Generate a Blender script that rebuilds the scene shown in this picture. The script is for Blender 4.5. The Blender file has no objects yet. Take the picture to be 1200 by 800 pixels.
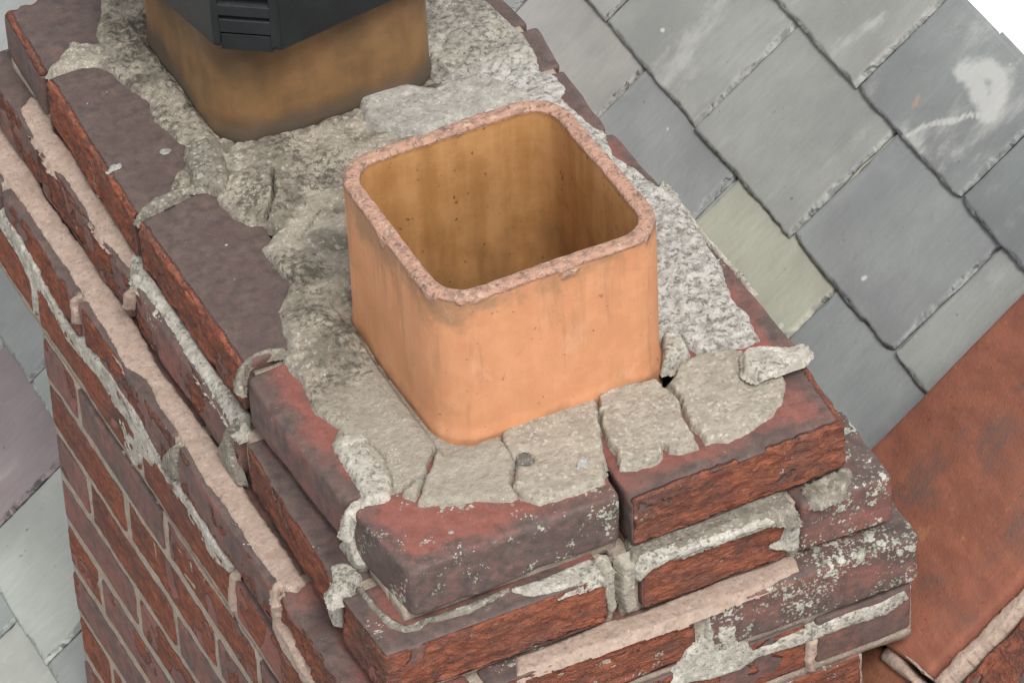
import bpy, math, random
import numpy as np
from mathutils import Matrix

# ------------------------------------------------------------------ camera, sky, sun, exposure
S = bpy.context.scene
C = S.collection
MM = 0.001
CAM_ROT = ((0.8967455854, 0.3127625682, -0.3130925278),
           (-0.4406447029, 0.5655194467, -0.6971513474),
           (-0.0409829328, 0.7631299570, 0.6449442362))
cam_data = bpy.data.cameras.new('camera')
cam = bpy.data.objects.new('camera', cam_data)
C.objects.link(cam)
m4 = Matrix(CAM_ROT).to_4x4()
m4.translation = (-1.31080752, -3.18346192, 3.16861495)
cam.matrix_world = m4
cam_data.sensor_width = 36.0
cam_data.lens = 6145.888 / 1200.0 * 36.0
cam_data.clip_start = 0.05
cam_data.clip_end = 500.0
S.camera = cam

SUN_EL, SUN_AZ = math.radians(56), math.radians(182)      # azimuth clockwise from +Y
world = bpy.data.worlds.new("World")
S.world = world
world.use_nodes = True
wn = world.node_tree
for n_ in list(wn.nodes):
    wn.nodes.remove(n_)
w_out = wn.nodes.new('ShaderNodeOutputWorld')
w_bg = wn.nodes.new('ShaderNodeBackground')
w_sky = wn.nodes.new('ShaderNodeTexSky')
w_sky.sky_type = 'NISHITA'
w_sky.sun_disc = False
w_sky.sun_elevation = SUN_EL
w_sky.sun_rotation = SUN_AZ
w_hsv = wn.nodes.new('ShaderNodeHueSaturation')          # an overcast sky: the same sky with most of its blue gone
w_hsv.inputs['Saturation'].default_value = 0.08
wn.links.new(w_sky.outputs[0], w_hsv.inputs['Color'])
wn.links.new(w_hsv.outputs[0], w_bg.inputs[0])
w_bg.inputs[1].default_value = 0.15
wn.links.new(w_bg.outputs[0], w_out.inputs[0])

sun_d = bpy.data.lights.new('sun', 'SUN')
sun_d.energy = 1.6
sun_d.angle = math.radians(20)
sun_d.color = (1.0, 0.965, 0.92)
sun = bpy.data.objects.new('sun', sun_d)
C.objects.link(sun)
sd_ = (math.cos(SUN_EL) * math.sin(SUN_AZ), math.cos(SUN_EL) * math.cos(SUN_AZ), math.sin(SUN_EL))
from mathutils import Vector
sun.rotation_euler = Vector(sd_).to_track_quat('Z', 'Y').to_euler()
sun.location = (2, -4, 6)

S.view_settings.view_transform = 'Standard'
S.view_settings.look = 'None'
S.view_settings.exposure = 0.72
S.view_settings.gamma = 1.0
S.view_settings.use_curve_mapping = False

POLY = {
    'main_flaunching': ('T', 5, [(147, 1047),(88, 907),(71, 879),(67, 856),(55, 866),(42, 875),(23, 857),(4, 846),(6, 834),(27, 833),(50, 823),(56, 814),(64, 777),(72, 749),(65, 716),(72, 678),(77, 662),(66, 642),(64, 628),(48, 626),(34, 606),(48, 603),(75, 602),(69, 564),(73, 536),(80, 517),(94, 512),(101, 497),(76, 478),(74, 450),(81, 416),(53, 388),(43, 351),(38, 333),(26, 315),(28, 279),(21, 238),(32, 204),(18, 190),(17, 152),(15, 117),(9, 105),(21, 101),(40, 103),(45, 90),(51, 75),(73, 62),(99, 55),(128, 39),(137, 43),(138, 59),(154, 83),(157, 115),(161, 129),(215, 144),(266, 158),(341, 172),(351, 178),(364, 163),(369, 141),(379, 134),(392, 134),(412, 126),(432, 129),(438, 165),(435, 195),(448, 232),(463, 348),(452, 384),(449, 405),(438, 442),(445, 474),(440, 503),(435, 553),(445, 564),(446, 584),(435, 601),(441, 619),(448, 647),(444, 689),(441, 729),(439, 831)]),
    'slab_centre': ('T', 10, [(159, 124),(172, 129),(209, 133),(258, 130),(244, 94),(227, 50),(212, 22),(199, 20),(162, 21),(148, 22),(137, 37),(135, 54),(152, 78),(154, 110)]),
    'slab_middle': ('T', 12, [(259, 125),(282, 128),(316, 122),(320, 98),(322, 83),(313, 61),(309, 22),(293, 22),(283, 28),(281, 38),(276, 27),(267, 22),(246, 23),(233, 30),(239, 52),(238, 68),(247, 97)]),
    'slab_right': ('T', 10, [(325, 113),(336, 118),(344, 130),(360, 135),(371, 137),(401, 125),(407, 119),(397, 97),(400, 82),(423, 78),(422, 65),(409, 45),(390, 30),(360, 21),(337, 17),(327, 23),(317, 23),(318, 40),(316, 52),(321, 79),(327, 92)]),
    'lump_small': ('T', 9, [(350, 172),(361, 168),(365, 160),(364, 143),(359, 137),(346, 136),(339, 133),(330, 134),(339, 154)]),
    'white_patch': ('T', 9, [(17, 186),(33, 193),(48, 187),(50, 176),(42, 153),(47, 130),(41, 111),(31, 95),(19, 97),(7, 100),(13, 113),(15, 148)]),
    'slab_back': ('T', 16, [(254, 638),(270, 649),(295, 647),(327, 616),(375, 618),(391, 593),(404, 562),(348, 562),(289, 556),(267, 568),(250, 590),(244, 609)]),
    'lobe_left': ('T', 12, [(74, 650),(98, 653),(102, 627),(95, 593),(77, 569),(68, 585),(55, 596),(60, 628)]),
    'bead_edge_right': ('T', 1, [(460, 387),(466, 371),(462, 355),(461, 326),(460, 289),(461, 255),(463, 222),(462, 199),(456, 199),(456, 226),(455, 258),(454, 288),(455, 321),(455, 353),(452, 376)]),
    'flake': ('T', 24, [(400, 105),(407, 107),(420, 103),(440, 89),(453, 89),(458, 80),(452, 73),(440, 67),(424, 67),(402, 69),(392, 68),(387, 80)]),
    'fillet_upper_pink': ('T', -60, [(-2, 888),(1, 876),(10, 878),(-4, 831),(-1, 789),(-3, 751),(-1, 734),(-1, 677),(-3, 620),(-15, 589),(-19, 596),(-19, 618),(-25, 648),(-19, 706),(-18, 759),(-24, 779),(-20, 837),(-16, 878)]),
    'fillet_upper_grey': ('T', -57, [(3, 633),(7, 614),(4, 575),(-3, 504),(-2, 453),(-3, 436),(-2, 367),(-4, 330),(-14, 315),(-26, 312),(-29, 326),(-24, 348),(-24, 386),(-23, 440),(-22, 468),(-21, 529),(-24, 575),(-17, 601)]),
    'ledge_front_right': ('T', -60, [(225, 10),(283, 6),(327, 4),(381, 3),(381, -10),(381, -33),(378, -42),(367, -36),(353, -29),(318, -28),(265, -28),(234, -21),(213, -25)]),
    'ledge_front_left': ('T', -62, [(103, -1),(140, -1),(184, 0),(204, 2),(200, -16),(190, -26),(172, -24),(146, -23),(115, -17)]),
    'ledge_corner_right': ('T', -58, [(398, -8),(421, -3),(445, 0),(452, -7),(444, -22),(428, -30),(406, -31),(397, -26)]),
    'bead_base': ('T', -63, [(-17, 71),(-12, 67),(-12, 40),(-7, 15),(0, 2),(21, 1),(54, 0),(105, 3),(103, -2),(58, -10),(18, -4),(8, -8),(-4, -5),(-14, 8),(-18, 37)]),
    'tail_left': ('L', -31, [(330, -65),(315, -49),(320, -65),(328, -82),(327, -100),(317, -114),(309, -123),(318, -133),(333, -131),(350, -128),(361, -116),(341, -84)]),
    'fillet_lower_pink': ('T', -127, [(-23, 989),(-22, 944),(-22, 859),(-29, 811),(-27, 732),(-25, 670),(-28, 559),(-32, 524),(-31, 437),(-29, 375),(-33, 277),(-32, 209),(-34, 164),(-42, 160),(-48, 164),(-50, 232),(-48, 295),(-51, 338),(-46, 412),(-46, 459),(-42, 504),(-53, 531),(-50, 567),(-47, 651),(-45, 692),(-46, 746),(-44, 820),(-46, 872),(-47, 929)]),
    'fillet_front_pink': ('T', -126, [(96, -22),(144, -22),(189, -19),(203, -23),(232, -23),(268, -21),(322, -19),(370, -18),(383, -22),(378, -40),(344, -45),(299, -46),(254, -48),(205, -45),(151, -43),(89, -41)]),
    'bead_left': ('L', -60, [(859, -163),(813, -163),(769, -171),(744, -181),(695, -194),(637, -184),(571, -165),(524, -166),(479, -172),(449, -182),(450, -194),(424, -190),(370, -184),(320, -188),(276, -187),(282, -201),(322, -215),(375, -207),(426, -203),(475, -213),(492, -216),(516, -246),(527, -254),(548, -245),(547, -228),(561, -212),(580, -201),(601, -198),(643, -207),(689, -214),(731, -202),(757, -196),(767, -235),(790, -252),(787, -207),(810, -195),(867, -191)]),
    'seam_left_lower': ('L', -61, [(171, -140),(158, -129),(163, -167),(141, -168),(117, -177),(115, -181),(91, -183),(108, -197),(151, -195),(175, -182),(176, -155)]),
    'hook_left': ('T', -128, [(-59, 176),(-50, 179),(-47, 173),(-50, 168),(-55, 169),(-62, 156),(-66, 158)]),
    'seam_c3_mid': ('L', -60, [(416, -146),(404, -134),(406, -154),(409, -181),(424, -190),(445, -193),(439, -174)]),
    'seam_c3_back': ('L', -60, [(660, -137),(649, -129),(654, -143),(645, -148),(652, -164),(671, -177),(660, -153)]),
    'seam_c4': ('L', -63, [(274, -194),(266, -190),(272, -223),(271, -242),(282, -250),(283, -226)]),
    'seam_c2_back': ('L', -32, [(575, -77),(565, -68),(568, -81),(578, -102),(587, -106)]),
    'blob_corner_left': ('L', -33, [(111, -98),(71, -57),(65, -66),(74, -86),(74, -111),(90, -122),(104, -114)]),
    'blob_upper': ('L', -6, [(158, -93),(127, -62),(109, -39),(99, -34),(97, -46),(83, -53),(89, -68),(117, -95),(137, -108),(158, -116)]),
    'blob_ledge': ('T', -60, [(-27, 106),(-15, 106),(-8, 95),(-6, 82),(-14, 73),(-25, 71),(-36, 64),(-45, 64),(-44, 76),(-32, 88)]),
    'seam_top_a': ('T', 1, [(-8, 578),(-9, 586),(0, 595),(15, 604),(34, 606),(52, 607),(73, 603),(72, 595),(50, 596),(32, 596),(12, 592),(1, 587)]),
    'seam_top_b': ('T', 1, [(-25, 308),(-19, 324),(-9, 336),(8, 344),(23, 343),(36, 339),(37, 332),(22, 336),(8, 339),(-4, 333),(-13, 321),(-22, 301)]),
    'seam_top_c': ('T', 1, [(-24, 80),(-10, 102),(-1, 110),(12, 113),(29, 110),(24, 100),(7, 100),(-5, 94),(-20, 72)]),
    'crack_mortar_left': ('F', -26, [(185, -60),(190, -54),(196, -58),(197, -84),(198, -108),(191, -114),(187, -90),(186, -74)]),
    'crack_mortar_right': ('F', -26, [(206, -61),(218, -62),(220, -71),(217, -93),(219, -117),(209, -121),(204, -98)]),
    'end_mortar': ('F', -30, [(370, -64),(379, -66),(385, -75),(385, -111),(377, -114),(359, -105),(368, -98),(372, -79)]),
    'lower_white': ('F', -46, [(281, -131),(286, -140),(289, -156),(309, -162),(309, -180),(327, -203),(372, -202),(433, -200),(463, -202),(488, -198),(493, -211),(468, -221),(433, -218),(397, -219),(327, -214),(312, -221),(282, -219),(253, -211),(235, -210),(244, -197),(256, -174),(278, -163)]),
    'head_c4': ('F', -48, [(385, -218),(394, -217),(393, -236),(388, -241),(391, -257),(384, -256),(381, -241)]),
    'front_face_top': ('F', -29, [(217, -67),(230, -59),(265, -62),(318, -63),(353, -63),(375, -71),(369, -75),(344, -71),(309, -72),(265, -70),(234, -72),(219, -83)]),
}
# ------------------------------------------------------------------ noise (numpy, millimetres)
def _h(ix, iy, iz, seed):
    n = (ix.astype(np.int64) * 374761393 + iy.astype(np.int64) * 668265263 + iz.astype(np.int64) * 2147483647 + seed * 1274126177) & 0xffffffff
    n = ((n ^ (n >> 13)) * 1274126177) & 0xffffffff
    n = ((n ^ (n >> 15)) * 2246822519) & 0xffffffff
    return ((n ^ (n >> 16)) & 0xffffff) / float(0xffffff)


def vnoise(P, size, seed=0):
    q = np.asarray(P, float) / size + 1000.0
    i = np.floor(q).astype(np.int64)
    f = q - i
    f = f * f * (3 - 2 * f)
    r = 0
    for dx in (0, 1):
        wx = f[:, 0] if dx else 1 - f[:, 0]
        for dy in (0, 1):
            wy = f[:, 1] if dy else 1 - f[:, 1]
            for dz in (0, 1):
                wz = f[:, 2] if dz else 1 - f[:, 2]
                r = r + wx * wy * wz * _h(i[:, 0] + dx, i[:, 1] + dy, i[:, 2] + dz, seed)
    return r * 2 - 1


def fbm(P, size, seed=0, octs=3, gain=0.5):
    r, a, t = 0, 1.0, 0
    for k in range(octs):
        r = r + a * vnoise(P, size / 2 ** k, seed + 17 * k)
        t += a
        a *= gain
    return r / t


def sstep(x, a, b):
    t = np.clip((x - a) / (b - a), 0, 1)
    return t * t * (3 - 2 * t)


# ------------------------------------------------------------------ mesh + object helpers
def mesh_np(name, V, F, attrs=None, smooth=True):
    """V in mm (n,3), F (m,4) int -> mesh in metres"""
    me = bpy.data.meshes.new(name)
    V = np.asarray(V, np.float32) * MM
    F = np.asarray(F, np.int32)
    me.vertices.add(len(V))
    me.vertices.foreach_set('co', V.ravel())
    me.loops.add(F.size)
    me.loops.foreach_set('vertex_index', F.ravel())
    me.polygons.add(len(F))
    me.polygons.foreach_set('loop_start', np.arange(0, F.size, F.shape[1], dtype=np.int32))
    me.polygons.foreach_set('use_smooth', np.full(len(F), smooth))
    for k, a in (attrs or {}).items():
        at = me.attributes.new(k, 'FLOAT', 'POINT')
        at.data.foreach_set('value', np.asarray(a, np.float32))
    me.update(calc_edges=True)
    me.validate()
    return me


def link(name, me, mat, parent=None, loc=(0, 0, 0), color=None):
    o = bpy.data.objects.new(name, me)
    C.objects.link(o)
    if mat and me and not me.materials:
        me.materials.append(mat)
    o.parent = parent
    o.location = loc
    if color:
        o.color = color
    return o


def thing(name, label, cat, loc=(0, 0, 0), group=None):
    o = bpy.data.objects.new(name, None)
    C.objects.link(o)
    o.location = loc
    o.empty_display_size = 0.1
    o['label'] = label
    o['category'] = cat
    if group:
        o['group'] = group
    return o


def structure(name, me, mat, label=None):
    o = link(name, me, mat)
    o['kind'] = 'structure'
    if label:
        o['label'] = label
    return o


def steps(a, b, step, fine=(1.5, 3.5, 6.5)):
    """coordinates from a to b, denser near both ends"""
    fine = [x for x in fine if x < (b - a) * 0.3]
    lo = a + (fine[-1] if fine else 0)
    hi = b - (fine[-1] if fine else 0)
    n = max(1, int(round((hi - lo) / step)))
    mid = list(np.linspace(lo, hi, n + 1))
    pre = [a] + [a + x for x in fine[:-1]] if fine else []
    post = [b - x for x in fine[:-1]][::-1] + [b] if fine else []
    return np.array(pre + mid + post)


def box_grid(xs, ys, zs):
    """surface quads of a box with the given grid lines; welded"""
    vs, fs, base = [], [], 0

    def face(A, B, mk, flip):
        nonlocal base
        a, b = np.meshgrid(A, B, indexing='ij')
        vs.append(mk(a.ravel(), b.ravel()))
        na, nb = len(A), len(B)
        idx = np.arange(na * nb).reshape(na, nb) + base
        q = np.stack([idx[:-1, :-1], idx[1:, :-1], idx[1:, 1:], idx[:-1, 1:]], -1).reshape(-1, 4)
        fs.append(q[:, ::-1] if flip else q)
        base += na * nb
    o = lambda n, v: np.full(n, v)
    face(xs, ys, lambda a, b: np.stack([a, b, o(len(a), zs[-1])], 1), False)
    face(xs, ys, lambda a, b: np.stack([a, b, o(len(a), zs[0])], 1), True)
    face(ys, zs, lambda a, b: np.stack([o(len(a), xs[-1]), a, b], 1), False)
    face(ys, zs, lambda a, b: np.stack([o(len(a), xs[0]), a, b], 1), True)
    face(xs, zs, lambda a, b: np.stack([a, o(len(a), ys[0]), b], 1), False)
    face(xs, zs, lambda a, b: np.stack([a, o(len(a), ys[-1]), b], 1), True)
    V = np.concatenate(vs)
    F = np.concatenate(fs)
    key = np.round(V * 50).astype(np.int64)
    _, first, inv = np.unique(key, axis=0, return_index=True, return_inverse=True)
    return V[first], inv.reshape(-1)[F]


# ------------------------------------------------------------------ node helpers
class N:
    def __init__(s, name):
        s.m = bpy.data.materials.new(name)
        s.m.use_nodes = True
        s.t = s.m.node_tree
        s.t.nodes.clear()
        s.out = s.t.nodes.new('ShaderNodeOutputMaterial')
        s.b = s.t.nodes.new('ShaderNodeBsdfPrincipled')
        s.t.links.new(s.b.outputs[0], s.out.inputs[0])
        s.geo = s.t.nodes.new('ShaderNodeNewGeometry')
        s.pos = s.geo.outputs['Position']

    def put(s, inp, v):
        if isinstance(v, (int, float)):
            inp.default_value = v
        elif isinstance(v, tuple):
            inp.default_value = v if len(v) == len(inp.default_value) else (*v, 1)
        else:
            s.t.links.new(v, inp)

    def math(s, op, a, b=0.0, c=0.0, clamp=False):
        n = s.t.nodes.new('ShaderNodeMath')
        n.operation = op
        n.use_clamp = clamp
        for i, v in enumerate((a, b, c)):
            s.put(n.inputs[i], v)
        return n.outputs[0]

    def scale(s, v, k):
        n = s.t.nodes.new('ShaderNodeVectorMath')
        n.operation = 'MULTIPLY'
        s.put(n.inputs[0], v)
        n.inputs[1].default_value = k
        return n.outputs[0]

    def noise(s, sc, det=3, rough=0.55, vec=None, dist=0.0, col=False):
        n = s.t.nodes.new('ShaderNodeTexNoise')
        s.put(n.inputs['Vector'], vec or s.pos)
        n.inputs['Scale'].default_value = sc
        n.inputs['Detail'].default_value = det
        n.inputs['Roughness'].default_value = rough
        n.inputs['Distortion'].default_value = dist
        return n.outputs['Color' if col else 'Fac']

    def vor(s, sc, vec=None, feat='F1', rnd=1.0, out='Distance'):
        n = s.t.nodes.new('ShaderNodeTexVoronoi')
        n.feature = feat
        s.put(n.inputs['Vector'], vec or s.pos)
        n.inputs['Scale'].default_value = sc
        n.inputs['Randomness'].default_value = rnd
        return n.outputs[out]

    def ramp(s, v, a, b, lo=0.0, hi=1.0):
        n = s.t.nodes.new('ShaderNodeMapRange')
        n.interpolation_type = 'SMOOTHSTEP'
        s.put(n.inputs[0], v)
        for i, x in enumerate((a, b, lo, hi)):
            s.put(n.inputs[i + 1], x)
        return n.outputs[0]

    def mix(s, f, a, b, mode='MIX'):
        n = s.t.nodes.new('ShaderNodeMix')
        n.data_type = 'RGBA'
        n.blend_type = mode
        s.put(n.inputs[0], f)
        s.put(n.inputs[6], a)
        s.put(n.inputs[7], b)
        return n.outputs[2]

    def attr(s, name):
        n = s.t.nodes.new('ShaderNodeAttribute')
        n.attribute_name = name
        return n.outputs['Fac']

    def ocol(s):
        n = s.t.nodes.new('ShaderNodeObjectInfo')
        sp = s.t.nodes.new('ShaderNodeSeparateColor')
        s.t.links.new(n.outputs['Color'], sp.inputs[0])
        return n.outputs['Color'], sp.outputs, n.outputs['Alpha'], n.outputs['Random']

    def bump(s, h, dist, strength=1.0, prev=None):
        n = s.t.nodes.new('ShaderNodeBump')
        n.inputs['Strength'].default_value = strength
        n.inputs['Distance'].default_value = dist
        s.put(n.inputs['Height'], h)
        if prev is not None:
            s.t.links.new(prev, n.inputs['Normal'])
        return n.outputs[0]

    def done(s, col, rough=0.9, normal=None, spec=0.3, metal=0.0):
        s.put(s.b.inputs['Base Color'], col)
        s.put(s.b.inputs['Roughness'], rough)
        s.put(s.b.inputs['Specular IOR Level'], spec)
        s.put(s.b.inputs['Metallic'], metal)
        if normal is not None:
            s.t.links.new(normal, s.b.inputs['Normal'])
        return s.m


def mat_brick():
    # object colour: R redness of the skin, G brightness, B lichen
    k = N('old_brick')
    _, sep, _, rnd = k.ocol()
    spall = k.attr('spall')
    red = k.attr('red')
    n0 = k.noise(7, 3, 0.6)
    n1 = k.noise(18, 5, 0.65)
    n2 = k.noise(75, 5, 0.65)
    n3 = k.noise(420, 3, 0.6)
    grime = k.mix(k.ramp(n2, .3, .7), (.076, .055, .050), (.142, .103, .090))
    warm = k.mix(k.ramp(n2, .3, .7), (.19, .070, .054), (.275, .106, .085))
    f = k.math('ADD', red, k.math('MULTIPLY', k.math('SUBTRACT', n1, .5), 1.5))
    f = k.math('ADD', f, k.math('MULTIPLY', k.math('SUBTRACT', n3, .5), .6))
    f = k.math('ADD', f, k.math('MULTIPLY', k.math('SUBTRACT', n2, .5), .8))
    skin = k.mix(k.ramp(f, .15, .95), grime, warm)
    lay = k.noise(1, 5, 0.66, vec=k.scale(k.pos, (60, 60, 170)), dist=.8)
    lay2 = k.noise(1, 4, 0.6, vec=k.scale(k.pos, (150, 150, 420)), dist=1.2)
    body = k.mix(k.ramp(lay, .30, .62), (.16, .052, .034), (.35, .115, .062))
    body = k.mix(k.ramp(n1, .48, .72, 0, .6), body, (.14, .058, .045))
    body = k.mix(k.ramp(lay2, .58, .70, 0, .55), body, (.42, .165, .085))
    sm = k.ramp(k.math('ADD', spall, k.math('MULTIPLY', k.math('SUBTRACT', n2, .5), .9)), .32, .66)
    body = k.mix(k.ramp(n0, .46, .64, 0, .4), body, grime)
    col = k.mix(sm, skin, body)
    gs = k.math('ADD', k.math('MULTIPLY', k.noise(1, 5, .7, vec=k.scale(k.pos, (22, 22, 60))), .6), k.math('MULTIPLY', n2, .4))
    col = k.mix(k.ramp(gs, .47, .62, 0, .62), col, (.085, .055, .050))
    ck = k.ramp(k.math('ABSOLUTE', k.math('SUBTRACT', lay, .5)), .014, .003, 0, 1)
    ck = k.math('MULTIPLY', ck, k.ramp(k.noise(40, 2), .46, .58))
    ck = k.math('MULTIPLY', ck, sm)
    col = k.mix(k.math('MULTIPLY', ck, .85), col, (.018, .011, .010))
    col = k.mix(k.ramp(n3, .64, .76, 0, .30), col, (.30, .23, .20))
    col = k.mix(k.ramp(n3, .33, .22, 0, .6), col, (.02, .015, .015))
    col = k.mix(k.math('MULTIPLY', k.ramp(k.vor(420), .22, .12), k.ramp(n2, .44, .56, 0, .8)), col, (.025, .018, .018))
    bright = k.math('MULTIPLY_ADD', sep[1], 1.0, .5)
    col = k.mix(1.0, col, k.mix(bright, (0, 0, 0), (1, 1, 1)), 'MULTIPLY')
    # thin pale salts, brushed along the brick
    salt = k.ramp(k.math('ADD', k.noise(1, 5, .7, vec=k.scale(k.pos, (60, 60, 110))), k.math('MULTIPLY', sep[2], .10)), .66, .80, 0, .45)
    col = k.mix(salt, col, (.34, .30, .26))
    # lichen: crusts of many sizes, gathered in patches
    wv = k.t.nodes.new('ShaderNodeVectorMath')
    wv.operation = 'ADD'
    k.put(wv.inputs[0], k.pos)
    k.put(wv.inputs[1], k.scale(k.noise(260, 3, .6, col=True), (.009, .009, .009)))
    patch = k.noise(26, 4, .65)
    base = k.math('ADD', patch, k.math('MULTIPLY', sep[2], .38))
    th1 = k.math('MULTIPLY', k.ramp(base, .64, .86), .50)
    th2 = k.math('MULTIPLY', k.ramp(base, .60, .80), .42)
    d1 = k.ramp(k.math('SUBTRACT', k.vor(95, vec=wv.outputs[0]), th1), .03, -.05)
    d2 = k.ramp(k.math('SUBTRACT', k.vor(230, vec=wv.outputs[0]), th2), .03, -.05)
    dots = k.math('MAXIMUM', d1, d2)
    dots = k.math('MULTIPLY', dots, k.ramp(n3, .30, .5, .2, .95))
    lc = k.mix(k.ramp(n2, .4, .6), (.27, .28, .215), (.50, .495, .43))
    col = k.mix(dots, col, lc)
    b = k.bump(k.noise(900, 3, .6), .0007, .6)
    b = k.bump(n2, .0022, .35, b)
    b = k.bump(k.math('MULTIPLY', k.math('ADD', lay, k.math('MULTIPLY', lay2, .5)), sm), .008, .9, b)
    b = k.bump(ck, .004, .8, b) if False else b
    b = k.bump(dots, .0010, .7, b)
    return k.done(col, k.ramp(sm, 0, 1, .66, .92), b, .3)


def mat_cement(name, lo, hi, dirt, rough_amt, white=0.0, lime=(.62, .60, .55)):
    k = N(name)
    n1 = k.noise(15, 4, .6)
    n2 = k.noise(70, 5, .65)
    n3 = k.noise(190, 5, .68)
    n4 = k.noise(600, 3, .6)
    vv = k.vor(260)
    col = k.mix(k.ramp(n2, .3, .7), lo, hi)
    if white:
        w = k.ramp(k.math('ADD', k.math('MULTIPLY', n1, .4), k.math('MULTIPLY', n2, .6)), .60 - white * .2, .68 - white * .12)
        col = k.mix(w, col, lime)
    d = k.math('ADD', k.math('MULTIPLY', n3, .6), k.math('MULTIPLY', n1, .4))
    col = k.mix(k.ramp(d, .45 + dirt * .05, .36 + dirt * .06, 0, .75 if dirt > .3 else .35), col, (.12, .108, .088))
    col = k.mix(k.ramp(n4, .36, .27, 0, .6 if dirt > .3 else .2), col, (.07, .062, .052))
    col = k.mix(k.ramp(vv, .20, .12, 0, k.ramp(n2, .5, .62, 0, .8)), col, (.66, .64, .58))
    grit = k.vor(330, out='Color')
    gs = k.t.nodes.new('ShaderNodeSeparateColor')
    k.t.links.new(grit, gs.inputs[0])
    col = k.mix(k.ramp(gs.outputs[0], .80, .95, 0, .35), col, (.16, .14, .115))
    col = k.mix(k.ramp(gs.outputs[1], .86, .97, 0, .4 if dirt > .1 else .12), col, (.60, .57, .50))
    b = k.bump(n4, .0010 * rough_amt, .7)
    b = k.bump(n3, .0035 * rough_amt, .7, b)
    return k.done(col, .95, b, .2)


def mat_pot(outer, hi, soot):
    k = N('fired_clay' + ('_sooted' if soot > .5 else ''))
    part = k.attr('part')          # 0 outside, 1 rim, 2 inside
    st = k.noise(1, 4, .6, vec=k.scale(k.pos, (55, 55, 5)))
    cl = k.noise(11, 3, .5)
    fine = k.noise(500, 3, .6)
    mot = k.noise(32, 5, .65)
    col = k.mix(k.ramp(k.math('ADD', k.math('MULTIPLY', st, .35), k.math('MULTIPLY', mot, .65)), .35, .65), outer, hi)
    col = k.mix(k.ramp(cl, .45, .75, 0, .45), col, (outer[0] * .78, outer[1] * .8, outer[2] * .62))
    # throwing rings, faint
    w = k.t.nodes.new('ShaderNodeTexWave')
    w.bands_direction = 'Z'
    k.put(w.inputs['Vector'], k.pos)
    w.inputs['Scale'].default_value = 90
    w.inputs['Distortion'].default_value = 1.0
    col = k.mix(k.math('MULTIPLY', w.outputs['Fac'], .05), col, (outer[0] * .7, outer[1] * .6, outer[2] * .5))
    sep = k.t.nodes.new('ShaderNodeSeparateXYZ')
    k.put(sep.inputs[0], k.pos)
    z = sep.outputs[2]
    if soot > .5:
        s_ = k.math('ADD', k.math('MULTIPLY', k.ramp(z, .03, .13), .75), k.math('MULTIPLY', k.math('SUBTRACT', cl, .5), 1.2))
        col = k.mix(k.ramp(s_, .25, .95, 0, .85), col, (.050, .034, .022))
        s2 = k.math('ADD', k.ramp(z, .06, .0), k.math('MULTIPLY', k.math('SUBTRACT', k.noise(7, 3), .5), 2.4))
        col = k.mix(k.ramp(s2, .35, 1.1, 0, .9), col, (.07, .055, .042))
    else:
        s2 = k.math('ADD', k.ramp(z, .035, .005), k.math('MULTIPLY', k.math('SUBTRACT', k.noise(22, 3), .5), 2.6))
        col = k.mix(k.ramp(s2, .7, 1.5, 0, .65), col, (.24, .12, .065))
        # brown-grey grime: below the rim and in blotches, heavier towards the left side
        g = k.math('ADD', k.ramp(z, .10, .172, 0, .34), k.math('MULTIPLY', k.noise(26, 5, .7), 1.0))
        g = k.math('ADD', g, k.ramp(sep.outputs[0], .18, .10, 0, .12))
        col = k.mix(k.ramp(g, .66, .98, 0, .8), col, (.27, .16, .09))
        col = k.mix(k.ramp(k.noise(58, 4, .7), .66, .75, 0, .6), col, (.16, .085, .05))
        run = k.math('ADD', k.noise(1, 4, .65, vec=k.scale(k.pos, (62, 62, 6))), k.ramp(z, .02, .17, 0, .08))
        col = k.mix(k.ramp(run, .56, .72, 0, .42), col, (.30, .165, .085))
        col = k.mix(k.ramp(k.noise(1, 5, .7, vec=k.scale(k.pos, (30, 30, 18))), .58, .72, 0, .4), col, (.62, .36, .22))
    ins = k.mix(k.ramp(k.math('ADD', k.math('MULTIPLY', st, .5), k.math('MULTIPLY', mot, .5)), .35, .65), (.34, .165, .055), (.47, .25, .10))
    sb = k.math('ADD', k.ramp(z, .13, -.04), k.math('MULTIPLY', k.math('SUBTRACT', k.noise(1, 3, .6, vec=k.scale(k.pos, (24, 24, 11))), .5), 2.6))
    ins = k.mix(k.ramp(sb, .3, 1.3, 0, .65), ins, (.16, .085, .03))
    ins = k.mix(k.ramp(k.noise(140, 3, .5), .67, .74, 0, .7), ins, (.07, .03, .012))
    rimc = k.mix(k.ramp(k.noise(110, 4, .6), .36, .56), (.27, .165, .125), (.42, .245, .178))
    rimc = k.mix(k.ramp(k.noise(150, 4, .6), .57, .68, 0, .8), rimc, (.50, .38, .29))
    rimc = k.mix(k.ramp(k.noise(190, 3, .6, vec=k.scale(k.pos, (1, 1, .6))), .42, .33, 0, .8), rimc, (.14, .10, .08))
    pn = k.math('ADD', part, k.math('MULTIPLY', k.math('SUBTRACT', k.noise(160, 3), .5), .55))
    col = k.mix(k.ramp(pn, .45, .6), col, rimc)
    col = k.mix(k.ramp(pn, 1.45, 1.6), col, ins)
    col = k.mix(k.ramp(k.noise(130, 3, .6), .69, .75, 0, .65), col, (.10, .055, .035))
    rimm = k.math('MULTIPLY', k.ramp(part, .2, .8), k.ramp(part, 1.8, 1.2))
    b = k.bump(fine, .0006, .5)
    b = k.bump(k.math('MULTIPLY', k.noise(220, 3, .6), rimm), .004, .9, b)
    b = k.bump(st, .0012, .5, b)
    return k.done(col, k.ramp(part, 0, 1, .62, .85), b, .3)


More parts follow.
